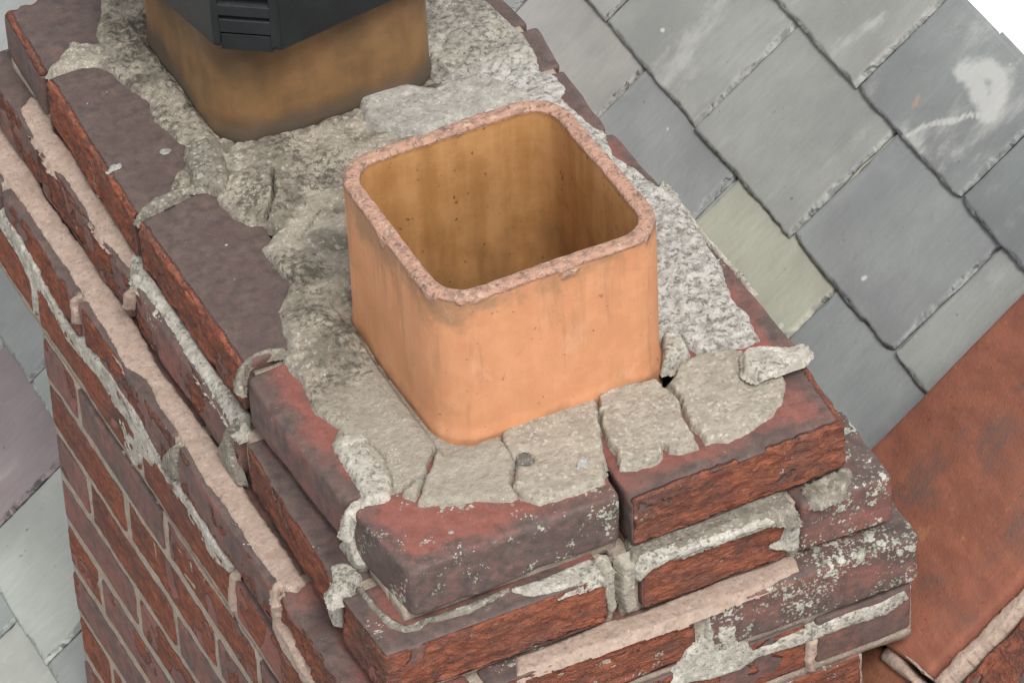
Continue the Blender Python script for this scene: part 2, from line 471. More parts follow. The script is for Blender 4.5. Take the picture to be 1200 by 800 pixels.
def mat_slate():
    k = N('roof_slate')
    oc, sep, al, rnd = k.ocol()
    tc = k.t.nodes.new('ShaderNodeTexCoord').outputs['Object']
    off = k.t.nodes.new('ShaderNodeVectorMath')
    off.operation = 'ADD'
    k.put(off.inputs[0], tc)
    cmb = k.t.nodes.new('ShaderNodeCombineXYZ')
    k.put(cmb.inputs[0], k.math('MULTIPLY', rnd, 37.0))
    k.put(cmb.inputs[1], k.math('MULTIPLY', rnd, 91.0))
    k.put(off.inputs[1], cmb.outputs[0])
    v = off.outputs[0]
    n1 = k.noise(7, 4, .55, vec=v)
    n2 = k.noise(40, 4, .6, vec=v)
    grain = k.noise(1, 4, .6, vec=k.scale(v, (30, 160, 30)))
    col = k.mix(k.ramp(n1, .3, .7, 0, 1), k.mix(1.0, oc, (.80, .80, .80), 'MULTIPLY'), k.mix(1.0, oc, (1.12, 1.12, 1.10), 'MULTIPLY'))
    col = k.mix(k.ramp(grain, .35, .7, 0, .22), col, k.mix(1.0, oc, (.70, .70, .72), 'MULTIPLY'))
    col = k.mix(k.ramp(n2, .56, .75, 0, .25), col, (.32, .31, .28))
    # pale scuffs, more where the object's alpha asks for them
    sc = k.noise(1, 5, .66, vec=k.scale(v, (9, 17, 9)), dist=.25)
    col = k.mix(k.ramp(k.math('ADD', sc, k.math('MULTIPLY', al, .15)), .64, .84, 0, .75), col, (.42, .42, .40))
    col = k.mix(k.ramp(k.noise(1, 3, .6, vec=k.scale(v, (90, 90, 90))), .70, .76, 0, .6), col, (.07, .07, .065))
    col = k.mix(k.math('MULTIPLY', k.ramp(k.vor(1, vec=k.scale(v, (26, 26, 26))), .12, .06), k.ramp(n2, .55, .6)), col, (.50, .51, .46))
    chip = k.attr('chip')
    cn = k.noise(1, 4, .65, vec=k.scale(v, (70, 70, 70)), dist=1.0)
    ec = k.mix(k.ramp(cn, .38, .66), k.mix(1.0, oc, (.55, .55, .55), 'MULTIPLY'), k.mix(1.0, oc, (1.35, 1.35, 1.33), 'MULTIPLY'))
    col = k.mix(k.math('MULTIPLY', chip, .8), col, ec)
    col = k.mix(k.math('MULTIPLY', chip, k.ramp(k.noise(1, 3, .6, vec=k.scale(v, (45, 45, 45)), dist=1.5), .42, .37, 0, .75)), col, (.035, .037, .038))
    mk = k.math('ADD', k.attr('mark'), k.math('MULTIPLY', k.math('SUBTRACT', k.noise(1, 5, .7, vec=k.scale(v, (60, 60, 60))), .5), 1.1))
    col = k.mix(k.math('MULTIPLY', k.ramp(k.attr('mark'), 0, .05), k.ramp(mk, .15, .75, 0, .8)), col, (.46, .46, .44))
    col = k.mix(k.ramp(k.math('ADD', k.attr('rust'), k.math('MULTIPLY', k.math('SUBTRACT', k.noise(1, 4, .7, vec=k.scale(v, (90, 90, 90))), .5), 2.2)), .45, .9, 0, k.ramp(k.attr('rust'), 0, .2, 0, .7)), col, (.36, .25, .18))
    b = k.bump(grain, .0010, .5)
    b = k.bump(n2, .0014, .5, b)
    b = k.bump(k.noise(1, 4, .7, vec=k.scale(v, (260, 260, 260))), .0006, .6, b)
    b = k.bump(k.noise(1, 3, .55, vec=k.scale(v, (14, 26, 14)), dist=1.5), .004, .25, b)
    b = k.bump(cn, .004, 1, k.bump(n1, .003, .4, b)) if False else b
    return k.done(col, .58, b, .45)


def mat_red_clay(nm='weathered_red_clay', ca=(.195, .074, .048), cb=(.265, .100, .063)):
    k = N(nm)
    n1 = k.noise(1, 4, .6, vec=k.scale(k.pos, (9, 9, 9)), dist=.5)
    n2 = k.noise(60, 4, .6)
    st = k.noise(1, 4, .6, vec=k.scale(k.pos, (60, 20, 14)))
    col = k.mix(k.ramp(st, .3, .7), ca, cb)
    col = k.mix(k.ramp(n1, .44, .60, 0, .85), col, (.135, .082, .066))
    col = k.mix(k.ramp(n2, .66, .74, 0, .5), col, (.07, .04, .03))
    col = k.mix(k.ramp(k.noise(35, 4, .6), .66, .73, 0, .5), col, (.34, .17, .08))
    n5 = k.noise(130, 5, .7)
    col = k.mix(k.ramp(n5, .60, .72, 0, .5), col, (.32, .15, .085))
    col = k.mix(k.ramp(n5, .38, .28, 0, .7), col, (.06, .03, .022))
    col = k.mix(k.ramp(k.noise(1, 5, .7, vec=k.scale(k.pos, (120, 30, 30))), .60, .72, 0, .4), col, (.12, .085, .07))
    b = k.bump(n5, .0022, .6)
    b = k.bump(k.noise(500, 3), .0008, .6, b)
    return k.done(col, .85, b, .2)


def mat_plain(name, col, col2=None, sc=30, rough=.6, spec=.4, bump=.0008, metal=0.0):
    k = N(name)
    c = k.mix(k.ramp(k.noise(sc, 5, .6), .3, .7), col, col2 or tuple(x * .7 for x in col))
    return k.done(c, rough, k.bump(k.noise(sc * 8, 3, .6), bump, .5), spec, metal)


M_BRICK = mat_brick()
M_PINK = mat_cement('pink_mortar', (.34, .25, .20), (.42, .32, .262), 0.0, .7)
M_BEIGE = mat_cement('beige_cement', (.29, .262, .215), (.39, .35, .285), 0.18, 1.0)
M_ROUGH = mat_cement('weathered_cement', (.19, .17, .135), (.32, .29, .24), .75, 1.7, .2, (.46, .44, .38))
M_WHITE = mat_cement('lime_white_cement', (.36, .335, .285), (.56, .53, .46), .5, 1.6, .35, (.66, .64, .58))
M_BACK = mat_cement('grey_cement', (.30, .285, .255), (.42, .40, .36), .2, 1.2, .25, (.56, .54, .50))
M_CORE = mat_cement('wall_mortar', (.33, .27, .215), (.42, .35, .285), 0.1, 1.2)
M_POT = mat_pot((.51, .23, .115), (.58, .28, .145), 0)
M_POT2 = mat_pot((.150, .084, .038), (.215, .120, .052), 1)
M_SLATE = mat_slate()
M_CLAY = mat_red_clay()
M_CLAY2 = mat_red_clay('brown_clay', (.17, .068, .04), (.24, .10, .055))
M_COWL = mat_plain('dark_cowl_metal', (.014, .017, .019), (.007, .009, .010), 22, .42, .4)
M_FLUE = mat_plain('flue_bounce', (.26, .15, .07), (.15, .09, .045), 40, .9, .1)  # tone lightened so the unseen flue floor bounces light upwards
M_VOID = mat_plain('soot', (.015, .013, .012), None, 40, .9, .1)  # near-black colour standing for the shade of voids, no coating
M_GLARE = mat_plain('glare_white', (.86, .87, .88), (.82, .83, .84), 2, .6, .3)  # white colour standing for washed-out brightness
M_GROUND = mat_plain('yard_concrete', (.40, .39, .37), (.30, .29, .28), 3, .9, .2)


# ------------------------------------------------------------------ bricks
def brick_mesh(name, size, seed, step=4.5, side='', spall=.5, red=.5, sred=None, arris=0.0, rr=4.0, rug=1.0, origin=(0, 0, 0), quad=None):
    """box of size (mm) centred on 0; side: letters of the faces that may be spalled (x,X,y,Y,z,Z)"""
    hx, hy, hz = [s / 2 for s in size]
    V, F = box_grid(steps(-hx, hx, step), steps(-hy, hy, step), steps(-hz, hz, step))
    P0 = V.copy()
    W = V + np.array(origin)
    r = rr * (1 + .5 * vnoise(W, 22, seed))
    h = np.array([hx, hy, hz])
    q = np.clip(V, -(h - r[:, None]), h - r[:, None])
    d = V - q
    L = np.linalg.norm(d, axis=1)
    nrm = d / np.maximum(L, 1e-6)[:, None]
    V = q + nrm * r[:, None]
    # which faces
    tol = .6
    on = {'X': P0[:, 0] > hx - tol, 'x': P0[:, 0] < -hx + tol, 'Y': P0[:, 1] > hy - tol, 'y': P0[:, 1] < -hy + tol,
          'Z': P0[:, 2] > hz - tol, 'z': P0[:, 2] < -hz + tol}
    m = np.zeros(len(V))
    for c in side:
        m = np.maximum(m, on[c].astype(float))
    g = fbm(W, 38, seed + 5, 3) + 2.2 * (spall - .5)
    sp = m * sstep(g + .25 * fbm(W, 7, seed + 6, 2), -.22, .22)
    if arris > 0:
        near = sstep(hz - P0[:, 2], 26 * arris, 3)
        for c in side.replace('z', '').replace('Z', ''):
            ax = 'xyz'.index(c.lower())
            sgn = 1 if c.isupper() else -1
            dist = np.abs(h[ax] - sgn * P0[:, ax])
            e = sstep(dist, 14, 0) * near * (fbm(W, 30, seed + 9, 3) + .25 + .5 * arris > 0)
            sp = np.maximum(sp, e)
    Wa = W * np.array([1, 1, 2.2])
    rock = np.abs(fbm(Wa, 26, seed + 31, 4, .6)) * 2
    V = V - nrm * (sp * (.5 + 4.8 * rock))[:, None] * rug
    V = V + nrm * (fbm(W, 45, seed + 2, 3) * .9 * rug + fbm(W, 9, seed + 3, 2) * .35 * rug)[:, None]
    V[:, :2] += (np.stack([vnoise(W * [0, 1, 1], 60, seed + 70), vnoise(W * [1, 0, 1], 60, seed + 71)], 1)) * .9
    if quad is not None:      # bend the plan to a measured outline: four (x, y) corners x0y0, x1y0, x1y1, x0y1
        qd = np.array(quad, float)
        u = (V[:, 0] + hx) / (2 * hx)
        w = (V[:, 1] + hy) / (2 * hy)
        xy = (qd[0] * ((1 - u) * (1 - w))[:, None] + qd[1] * (u * (1 - w))[:, None] + qd[2] * (u * w)[:, None] + qd[3] * ((1 - u) * w)[:, None])
        V[:, :2] = xy
    # redness: strongest away from the outer arrises
    edge = np.full(len(V), 60.0)
    for c in side:
        ax = 'xyz'.index(c.lower())
        if ax < 2:
            sgn = 1 if c.isupper() else -1
            edge = np.minimum(edge, h[ax] - sgn * P0[:, ax])
    sr = red * .62 if sred is None else sred
    rd = np.where(on['Z'], red, sr) * np.where(on['Z'], .35 + .9 * sstep(edge + 12 * fbm(W, 25, seed + 44, 2), 8, 34), 1.0)
    return mesh_np(name, V, F, {'spall': sp, 'red': rd})


def brick(parent, x0, x1, y0, y1, z0, z1, seed, color=(.5, .5, .3), name='brick', tilt=(0, 0, 0), quad=None, label=None, **kw):
    c = ((x0 + x1) / 2, (y0 + y1) / 2, (z0 + z1) / 2)
    if quad is not None:
        quad = [(a - c[0], b - c[1]) for a, b in quad]
    me = brick_mesh(name, (x1 - x0, y1 - y0, z1 - z0), seed, origin=c, red=color[0], quad=quad, **kw)
    o = link(name, me, M_BRICK, parent, tuple(v * MM for v in c), (*color, 1))
    o.rotation_euler = [math.radians(t) for t in tilt]
    if label:
        o['label'] = label
    return o


# ------------------------------------------------------------------ cement slabs from outlines
def signed_distance(Q, poly):
    A = np.array(poly, float)
    B = np.roll(A, -1, axis=0)
    best = np.full(len(Q), 1e9)
    inside = np.zeros(len(Q), bool)
    for a, b in zip(A, B):
        ab = b - a
        t = np.clip(((Q - a) @ ab) / max(ab @ ab, 1e-9), 0, 1)
        d = np.hypot(*(Q - (a + t[:, None] * ab)).T)
        best = np.minimum(best, d)
        c = ((a[1] > Q[:, 1]) != (b[1] > Q[:, 1]))
        if abs(ab[1]) > 1e-9:
            xi = a[0] + (Q[:, 1] - a[1]) * ab[0] / ab[1]
            inside ^= c & (Q[:, 0] < xi)
    return np.where(inside, best, -best)


def polydist(Q, pts):
    best = np.full(len(Q), 1e9)
    for a, b in zip(pts[:-1], pts[1:]):
        a = np.array(a, float)
        ab = np.array(b, float) - a
        t = np.clip(((Q - a) @ ab) / max(ab @ ab, 1e-9), 0, 1)
        best = np.minimum(best, np.hypot(*(Q - (a + t[:, None] * ab)).T))
    return best


def slab(name, key, mat, parent, thick=8, step=2.0, jag=2.2, rough=1.0, lump=1.0, seed=1, base=None, slope=None, cracks=(), edge=5.0, extra=None, depth=4.0, label=None, cut=None, grow=0.0):
    pl, off, poly = POLY[key] if isinstance(key, str) else key
    if base is None:
        base = off - {'T': min(thick, 6), 'L': 0, 'F': 0}[pl] if pl == 'T' else off
    A = np.array(poly, float)
    lo, hi = A.min(0) - 4 - grow, A.max(0) + 4 + grow
    us = np.arange(lo[0], hi[0], step)
    vs = np.arange(lo[1], hi[1], step)
    U, Vv = np.meshgrid(us, vs, indexing='ij')
    Q = np.stack([U.ravel(), Vv.ravel()], 1)
    Q = Q + .35 * step * np.stack([vnoise(np.c_[Q, Q[:, 0] * 0], step * 1.7, seed + 91), vnoise(np.c_[Q, Q[:, 0] * 0], step * 1.7, seed + 92)], 1)
    sd = signed_distance(Q, poly) + grow
    Q3 = np.c_[Q, np.full(len(Q), float(seed * 7))]
    sd = sd + jag * fbm(Q3, 12, seed, 4, .75)
    edgew = edge * (1 + .6 * vnoise(Q3, 18, seed + 8))
    prof = np.where(sd > 0, 1 - (1 - np.clip(sd / edgew, 0, 1)) ** 2.5, 0)
    n1 = fbm(Q3, 30, seed + 3, 3)
    n2 = fbm(Q3, 9, seed + 4, 3, .6)
    pits = np.clip(vnoise(Q3, 6, seed + 6) - .35, 0, 1)
    h = prof * (thick + lump * 2.4 * n1 + rough * (1.3 * n2 - 3.2 * pits))
    if slope is not None:
        h = h + prof * slope(Q)
    if extra is not None:
        h = h + prof * extra(Q)
    for pts, wd, dp in cracks:
        dd = polydist(Q + 1.6 * np.stack([vnoise(Q3, 7, 5), vnoise(Q3, 7, 6)], 1), pts)
        h = h - dp * sstep(dd, wd, wd * .3)
    h = np.where(sd <= 0, np.maximum(sd * 1.6, -1.2) - depth * np.clip(-sd / 1.5, 0, 1), np.maximum(h, -depth))
    nu, nv = len(us), len(vs)
    idx = np.arange(nu * nv).reshape(nu, nv)
    Fq = np.stack([idx[:-1, :-1], idx[1:, :-1], idx[1:, 1:], idx[:-1, 1:]], -1).reshape(-1, 4)
    keep = (sd[Fq] > -2.2).any(1)
    if cut is not None:
        keep &= ~cut(Q)[Fq].all(1)
    Fq = Fq[keep]
    used, inv = np.unique(Fq, return_inverse=True)
    Fq = inv.reshape(-1, 4)
    Q, h = Q[used], h[used]
    c = Q.mean(0)
    # underside and rim, so that the piece has a real thickness
    bot = np.full(len(h), -depth - 1.5)
    n = len(Q)
    e = np.concatenate([Fq[:, [0, 1]], Fq[:, [1, 2]], Fq[:, [2, 3]], Fq[:, [3, 0]]])
    key_ = np.sort(e, 1)
    _, fi, cnt = np.unique(key_, axis=0, return_index=True, return_counts=True)
    bd = e[fi[cnt == 1]]
    rim = np.stack([bd[:, 1], bd[:, 0], bd[:, 0] + n, bd[:, 1] + n], 1)
    Q2 = np.r_[Q, Q]
    H2 = np.r_[h, np.minimum(bot, h - .5)]
    F2 = np.r_[Fq, Fq[:, ::-1] + n, rim]
    if pl == 'T':
        P = np.c_[Q2[:, 0] - c[0], Q2[:, 1] - c[1], H2]
        loc = (c[0], c[1], base)
    elif pl == 'L':
        P = np.c_[-H2, Q2[:, 0] - c[0], Q2[:, 1] - c[1]]
        F2 = F2[:, ::-1]
        loc = (base, c[0], c[1])
    else:
        P = np.c_[Q2[:, 0] - c[0], -H2, Q2[:, 1] - c[1]]
        loc = (c[0], base, c[1])
    me = mesh_np(name, P, F2)
    o = link(name, me, mat, parent, tuple(v * MM for v in loc))
    if label:
        o['label'] = label
    return o


def solid_box(name, mat, parent, x0, x1, y0, y1, z0, z1, step=None, bumpy=0.0, seed=1):
    c = ((x0 + x1) / 2, (y0 + y1) / 2, (z0 + z1) / 2)
    if step:
        V, F = box_grid(steps(x0, x1, step, ()), steps(y0, y1, step, ()), steps(z0, z1, step, ()))
        d = np.stack([fbm(V, 14, seed, 3), fbm(V, 14, seed + 1, 3), fbm(V, 14, seed + 2, 3)], 1) * bumpy
        V = V + d
    else:
        V, F = box_grid(np.array([x0, x1]), np.array([y0, y1]), np.array([z0, z1]))
    return link(name, mesh_np(name, V - np.array(c), F, smooth=bool(step)), mat, parent, tuple(v * MM for v in c))


# ================================================================== THE CHIMNEY STACK
H = 65.2
stack = thing('chimney_stack', 'weathered red brick chimney stack with stepped top and cracked cement, rising through the slate roof', 'chimney', (0.22, 0.4, -0.9))


def zc(k):
    return -(k - 1) * H - 57.5, -(k - 1) * H + 0.0


# course 1 (top), measured outlines
z0, z1 = zc(1)
c1 = [
    # x0,x1,y0,y1, quad, colour(R,G,B), side, spall, arris
    ((-3, 219, 0, 104), [(6, -1), (219, 3), (224, 106), (-4, 104)], (1.15, .66, .42), 'xy', .10, 0, 'front brick of the top course, red on top with a dark face'),
    ((227, 450, -12, 94), [(223, -13), (448, -10), (456, 98), (231, 96)], (.62, .60, .15), 'yX', .72, .2, 'right front brick, face flaked to crumbling orange'),
    ((-9, 96, 114, 318), [(-6, 115), (98, 112), (94, 332), (-14, 316)], (.88, .55, .12), 'x', .12, 0, 'dull red topped brick on the long side'),
    ((-13, 92, 335, 566), [(-13, 332), (92, 345), (94, 598), (-13, 580)], (.02, .55, .12), 'x', .72, .9, 'grey skinned brick with a chipped orange edge'),
    ((-9, 96, 584, 832), [(-13, 592), (94, 610), (98, 838), (-4, 834)], (.05, .48, .10), 'x', .75, .9, None),
    ((-2, 215, 846, 962), [(-4, 846), (216, 846), (216, 966), (2, 964)], (.12, .42, .08), 'xY', .2, .3, None),
    ((226, 452, 846, 962), None, (.30, .45, .1), 'XY', .3, 0, None),
    ((352, 458, 104, 296), [(352, 104), (457, 103), (459, 298), (352, 298)], (.95, .62, .05), 'X', .1, 0, None),
    ((352, 458, 306, 478), [(352, 304), (458, 304), (455, 480), (352, 480)], (.95, .62, .10), 'X', .1, 0, None),
    ((352, 456, 490, 594), [(352, 490), (453, 490), (458, 594), (352, 594)], (.75, .5, .05), 'X', .1, 0, None),
    ((352, 462, 604, 674), [(352, 602), (458, 602), (468, 672), (352, 672)], (.45, .5, .05), 'X', .2, 0, None),
    ((352, 454, 684, 836), [(352, 682), (462, 682), (448, 836), (352, 836)], (.35, .42, .05), 'X', .2, 0, None),
]
for i, (b, q, col, side, sp, ar, lab) in enumerate(c1):
    brick(stack, *b, z0, z1, 100 + i * 13, col, quad=q, side=side, spall=sp, arris=ar, sred=(.22, .3, .45, .5, .4, .3)[i] if i < 6 else None, step=3.2, rr=(6.2 if i in (0, 1, 2) else 5.0), label=lab)

# course 2
z0, z1 = zc(2)
c2 = [
    ((-32, 191, -27, 66), [(-34, -25), (191, -27), (191, 70), (-38, 66)], (.45, .52, .18), 'xy', .66, 0, 'brick below the front corner, orange face under a dark lip'),
    ((224, 374, -28, 70), None, (.35, .50, .12), 'y', .80, 0, None),
    ((388, 485, -30, 74), [(388, -27), (484, -31), (487, 74), (390, 74)], (.42, .80, .62), 'yX', .05, 0, 'smooth lichen spotted brick at the right corner'),
    ((-30, 72, 78, 300), [(-34, 80), (72, 80), (72, 303), (-26, 301)], (.22, .44, .12), 'x', .62, .1, None),
    ((-27, 75, 318, 566), None, (.42, .52, .25), 'x', .45, 0, None),
    ((-28, 74, 584, 812), None, (.30, .46, .1), 'x', .55, 0, None),
    ((-26, 76, 826, 985), None, (.30, .48, .1), 'x', .5, 0, None),
    ((382, 486, 84, 300), None, (.5, .5, .4), 'X', .3, 0, None),
    ((382, 486, 310, 530), None, (.5, .5, .3), 'X', .3, 0, None),
    ((382, 486, 540, 760), None, (.5, .5, .3), 'X', .3, 0, None),
    ((382, 486, 770, 985), None, (.5, .5, .3), 'X', .3, 0, None),
    ((86, 226, 885, 985), None, (.5, .5, .3), 'Y', .3, 0, None),
    ((236, 372, 885, 985), None, (.5, .5, .3), 'Y', .3, 0, None),
]
for i, (b, q, col, side, sp, ar, lab) in enumerate(c2):
    brick(stack, *b, z0, z1, 400 + i * 17, col, quad=q, side=side, spall=sp, arris=ar, sred=col[0] * .5 + .35, step=3.6, rr=5.5, label=lab)

# course 3
z0, z1 = zc(3)
c3 = [
    ((-58, 46, -46, 166), [(-57, -46), (48, -46), (48, 168), (-60, 166)], (.62, .55, .1), 'xy', .55, 0, None),
    ((58, 268, -46, 54), None, (.30, .50, .3), 'y', .72, 0, None),
    ((284, 502, -48, 52), [(282, -46), (500, -52), (504, 52), (284, 52)], (.30, .70, .66), 'yX', .08, 0, 'long dark brick covered in pale lichen dots'),
    ((-60, 42, 178, 400), None, (.30, .50, .15), 'x', .40, 0, None),
    ((-60, 42, 414, 645), None, (.34, .48, .15), 'x', .50, 0, None),
    ((-60, 42, 657, 850), None, (.40, .50, .1), 'x', .6, 0, None),
    ((-60, 42, 862, 1005), None, (.36, .46, .1), 'x', .5, 0, None),
    ((400, 504, 62, 290), None, (.5, .5, .5), 'X', .3, 0, None),
    ((400, 504, 300, 530), None, (.5, .5, .3), 'X', .3, 0, None),
    ((400, 504, 540, 765), None, (.5, .5, .3), 'X', .3, 0, None),
    ((400, 504, 775, 1005), None, (.5, .5, .3), 'X', .3, 0, None),
    ((52, 216, 905, 1005), None, (.5, .5, .3), 'Y', .3, 0, None),
    ((228, 390, 905, 1005), None, (.5, .5, .3), 'Y', .3, 0, None),
]
for i, (b, q, col, side, sp, ar, lab) in enumerate(c3):
    brick(stack, *b, z0, z1, 700 + i * 19, col, quad=q, side=side, spall=sp, arris=ar, sred=col[0] * .5 + .30, step=3.8, rr=5.0, label=lab)

# course 4 down: the shaft, flush with course 3
rng = random.Random(5)
XL, XR, YF, YB = -62, 500, -47, 772
for k in range(4, 17):
    z0, z1 = zc(k)
    z0 += 2
    back = 1000 if k == 4 else YB
    lefts = []
    if k == 4:
        cuts = [YF, 58, 280, 505, 775, back]
    elif k % 2:
        cuts = [YF, 4, 229, 454, 679, back]
    else:
        cuts = [YF, 116, 341, 566, back]
    near = k < 13
    for a, b in zip(cuts[:-1], cuts[1:]):
        t = rng.random()
        col = (rng.uniform(1.0, 1.45), rng.uniform(.95, 1.2), 0.0) if t < .66 else (rng.uniform(.65, 1.0), rng.uniform(.75, 1.0), 0.0)
        brick(stack, XL + rng.uniform(-.8, .8), XL + 102, a + 6.5, b - 6.5, z0 + 2 + rng.uniform(-1, 1), z1 - 2 + rng.uniform(-1, 1), 1000 + k * 31 + int(a), col,
              side='x', spall=(rng.uniform(.4, .75) if t < .7 else rng.uniform(.2, .45)), sred=col[0] * .75, step=5.0 if near else 12, rr=2.8, rug=.28)
    xr = XR if k == 4 else 446
    fc = ([XL + 104, 160, 335, xr] if k % 2 == 0 else [XL + 104, 50, 270, xr])
    if k == 4:
        fc = [XL + 104, 180, 388, XR]
    for j, (a, b) in enumerate(zip(fc[:-1], fc[1:])):
        col = (.75, .62, .15) if not (k == 4 and j == 2) else (.55, .50, .1)
        brick(stack, a + (0 if j == 0 else 5), b - 5, YF, YF + 102, z0, z1, 2000 + k * 31 + j, col, side='yX' if j == 2 else 'y',
              spall=.6 if not (k == 4 and j == 2) else .25, step=4.5 if k < 6 else 12, rr=3.5, rug=.5)
    if k < 8:
        rc = [YF + 112, 180, 400, 620, back] if k % 2 else [YF + 112, 290, 510, back]
        for j, (a, b) in enumerate(zip(rc[:-1], rc[1:])):
            brick(stack, xr - 102, xr, a + 5, b - 5, z0, z1, 3000 + k * 31 + j, (.6, .6, .1), side='X', spall=.5, step=12)

# mortar: the shaft's joints and the beds between the stepped courses
solid_box('wall_mortar', M_CORE, stack, XL + 2.2, 443, YF + 2.6, YB - 3, -1060, -4 * H - 2, step=7, bumpy=1.5, seed=3)
solid_box('bed_mortar', M_CORE, stack, XL + 4, XR - 3, YF + 4, 996, -4 * H - 2.5, -3 * H + 4 - 9, step=7, bumpy=1.5, seed=8)
solid_box('bed_mortar', M_CORE, stack, -54, 498, -41, 996, -3 * H - 5, -2 * H - 3, step=9, bumpy=1.2, seed=9)
solid_box('bed_mortar', M_CORE, stack, -18, 472, 26, 970, -2 * H - 6, -H - 3, step=9, bumpy=1.2, seed=10)
solid_box('bed_mortar', M_CORE, stack, -18, 198, -16, 25, -2 * H - 6, -H - 3, step=7, bumpy=1.2, seed=12)
solid_box('bed_mortar', M_CORE, stack, 207, 472, -16, 25, -2 * H - 6, -H - 3, step=7, bumpy=1.2, seed=13)
solid_box('bed_mortar', M_CORE, stack, 2, 444, 41, 952, -H - 7, -H + 12, step=9, bumpy=1.2, seed=11)
solid_box('bed_mortar', M_CORE, stack, 2, 216, 9, 40, -H - 7, -H + 12, step=7, bumpy=1.2, seed=14)
solid_box('bed_mortar', M_CORE, stack, 229, 444, 9, 40, -H - 7, -H + 12, step=7, bumpy=1.2, seed=15)
for (x0, x1, y0, y1) in ((2, 90, 320, 333), (2, 90, 570, 586), (8, 90, 834, 848), (2, 90, 104, 114), (216, 228, 850, 950)):
    solid_box('head_mortar', M_CORE, stack, x0, x1, y0, y1, -50, -11, step=4, bumpy=1.5, seed=int(y0))
for (x0, x1, y0, y1) in ((360, 450, 296, 306), (360, 448, 478, 491), (360, 450, 592, 604), (360, 452, 672, 684), (360, 446, 834, 848), (360, 448, 96, 105)):
    solid_box('head_mortar', M_CORE, stack, x0, x1, y0, y1, -50, -2, step=4, bumpy=1.2, seed=int(y0) + 1)


# --- cement flaunching round the pots
def pot_dist(Q, cx, cy, h):
    d = np.maximum(np.abs(Q[:, 0] - cx) - h, np.abs(Q[:, 1] - cy) - h)
    return d


def mound(Q):
    d1 = pot_dist(Q, 223.5, 247, 118)
    d2 = pot_dist(Q, 227, 750, 117)
    r = np.zeros(len(Q))
    for d in (d2,):
        r += 2 * np.exp(-np.clip(d, 0, 200) / 22) - 5 * sstep(d, 7, 2)
    r -= 7 * sstep(d1, 9, 3)
    r += 2.5 * np.exp(-((d1 - 22) / 12) ** 2)
    # lumps of weathered mortar between the pots and along the long side
    for (x, y, s, a) in ((122, 560, 26, 9), (98, 520, 18, 7), (80, 430, 26, 8), (70, 350, 24, 7), (84, 305, 26, 9), (60, 655, 20, 5), (150, 600, 22, 8), (400, 250, 40, 5), (420, 180, 30, 4)):
        r += a * np.exp(-((Q[:, 0] - x) ** 2 + (Q[:, 1] - y) ** 2) / (s * s))
    # rougher away from the smooth front area
    k = sstep(Q[:, 1], 215, 300) + (Q[:, 0] > 330)
    Q3 = np.c_[Q, Q[:, 0] * 0]
    r += np.clip(k, 0, 1) * (2.4 * fbm(Q3, 22, 77, 3, .6) + 1.5 * fbm(Q3, 5, 78, 2, .6) - 5 * np.clip(vnoise(Q3, 7, 79) - .35, 0, 1) + 3.0 * np.clip(fbm(Q3, 30, 80, 2) - .1, 0, 1))
    return r


def mat_flaunch():
    """beige where smooth (front), blotched white and dark with pits elsewhere"""
    k = N('old_cement_flaunching')
    sep = k.t.nodes.new('ShaderNodeSeparateXYZ')
    k.put(sep.inputs[0], k.pos)
    X, Y = sep.outputs[0], sep.outputs[1]
    n0 = k.noise(9, 3, .55)
    n1 = k.noise(26, 4, .62)
    n2 = k.noise(110, 5, .68)
    n3 = k.noise(330, 4, .65)
    n4 = k.noise(750, 3, .6)
    j = k.math('MULTIPLY', k.math('SUBTRACT', n1, .5), .16)
    n25 = k.noise(160, 5, .68)
    smooth = k.mix(k.ramp(n2, .3, .7), (.29, .262, .215), (.385, .347, .283))
    smooth = k.mix(k.ramp(n3, .34, .27, 0, .5), smooth, (.15, .13, .10))
    rough = k.mix(k.ramp(n1, .36, .62), (.20, .177, .14), (.375, .335, .27))
    rough = k.mix(k.ramp(k.math('ADD', k.math('MULTIPLY', n0, .35), k.math('MULTIPLY', n25, .65)), .54, .63), rough, (.48, .45, .39))
    rough = k.mix(k.ramp(k.math('ADD', k.math('ADD', k.math('MULTIPLY', n0, .55), k.math('MULTIPLY', n25, .45)), k.math('MULTIPLY', k.ramp(k.math('ADD', Y, j), .52, .62), -.03)), .485, .40, 0, .85), rough, (.085, .075, .058))
    rough = k.mix(k.ramp(n4, .36, .27, 0, .6), rough, (.06, .053, .043))
    limey = k.mix(k.ramp(n2, .36, .58), (.31, .293, .262), (.52, .50, .46))
    limey = k.mix(k.ramp(n25, .48, .38, 0, .85), limey, (.16, .15, .13))
    isr = k.ramp(k.math('ADD', Y, j), .20, .27)
    right = k.ramp(k.math('ADD', X, j), .325, .345)
    far = k.math('MULTIPLY', k.ramp(k.math('ADD', Y, j), .60, .66), k.ramp(X, .30, .34))
    col = k.mix(isr, smooth, rough)
    col = k.mix(right, col, limey)
    col = k.mix(k.math('MULTIPLY', far, .6), col, rough)
    sp = k.ramp(k.vor(240), .2, .1, 0, k.ramp(n1, .5, .6, .1, .9))
    col = k.mix(sp, col, (.72, .70, .64))
    b = k.bump(n4, .0012, .7)
    b = k.bump(n25, .0045, .8, b)
    b = k.bump(n2, .006, .4, b)
    return k.done(col, .95, b, .2)


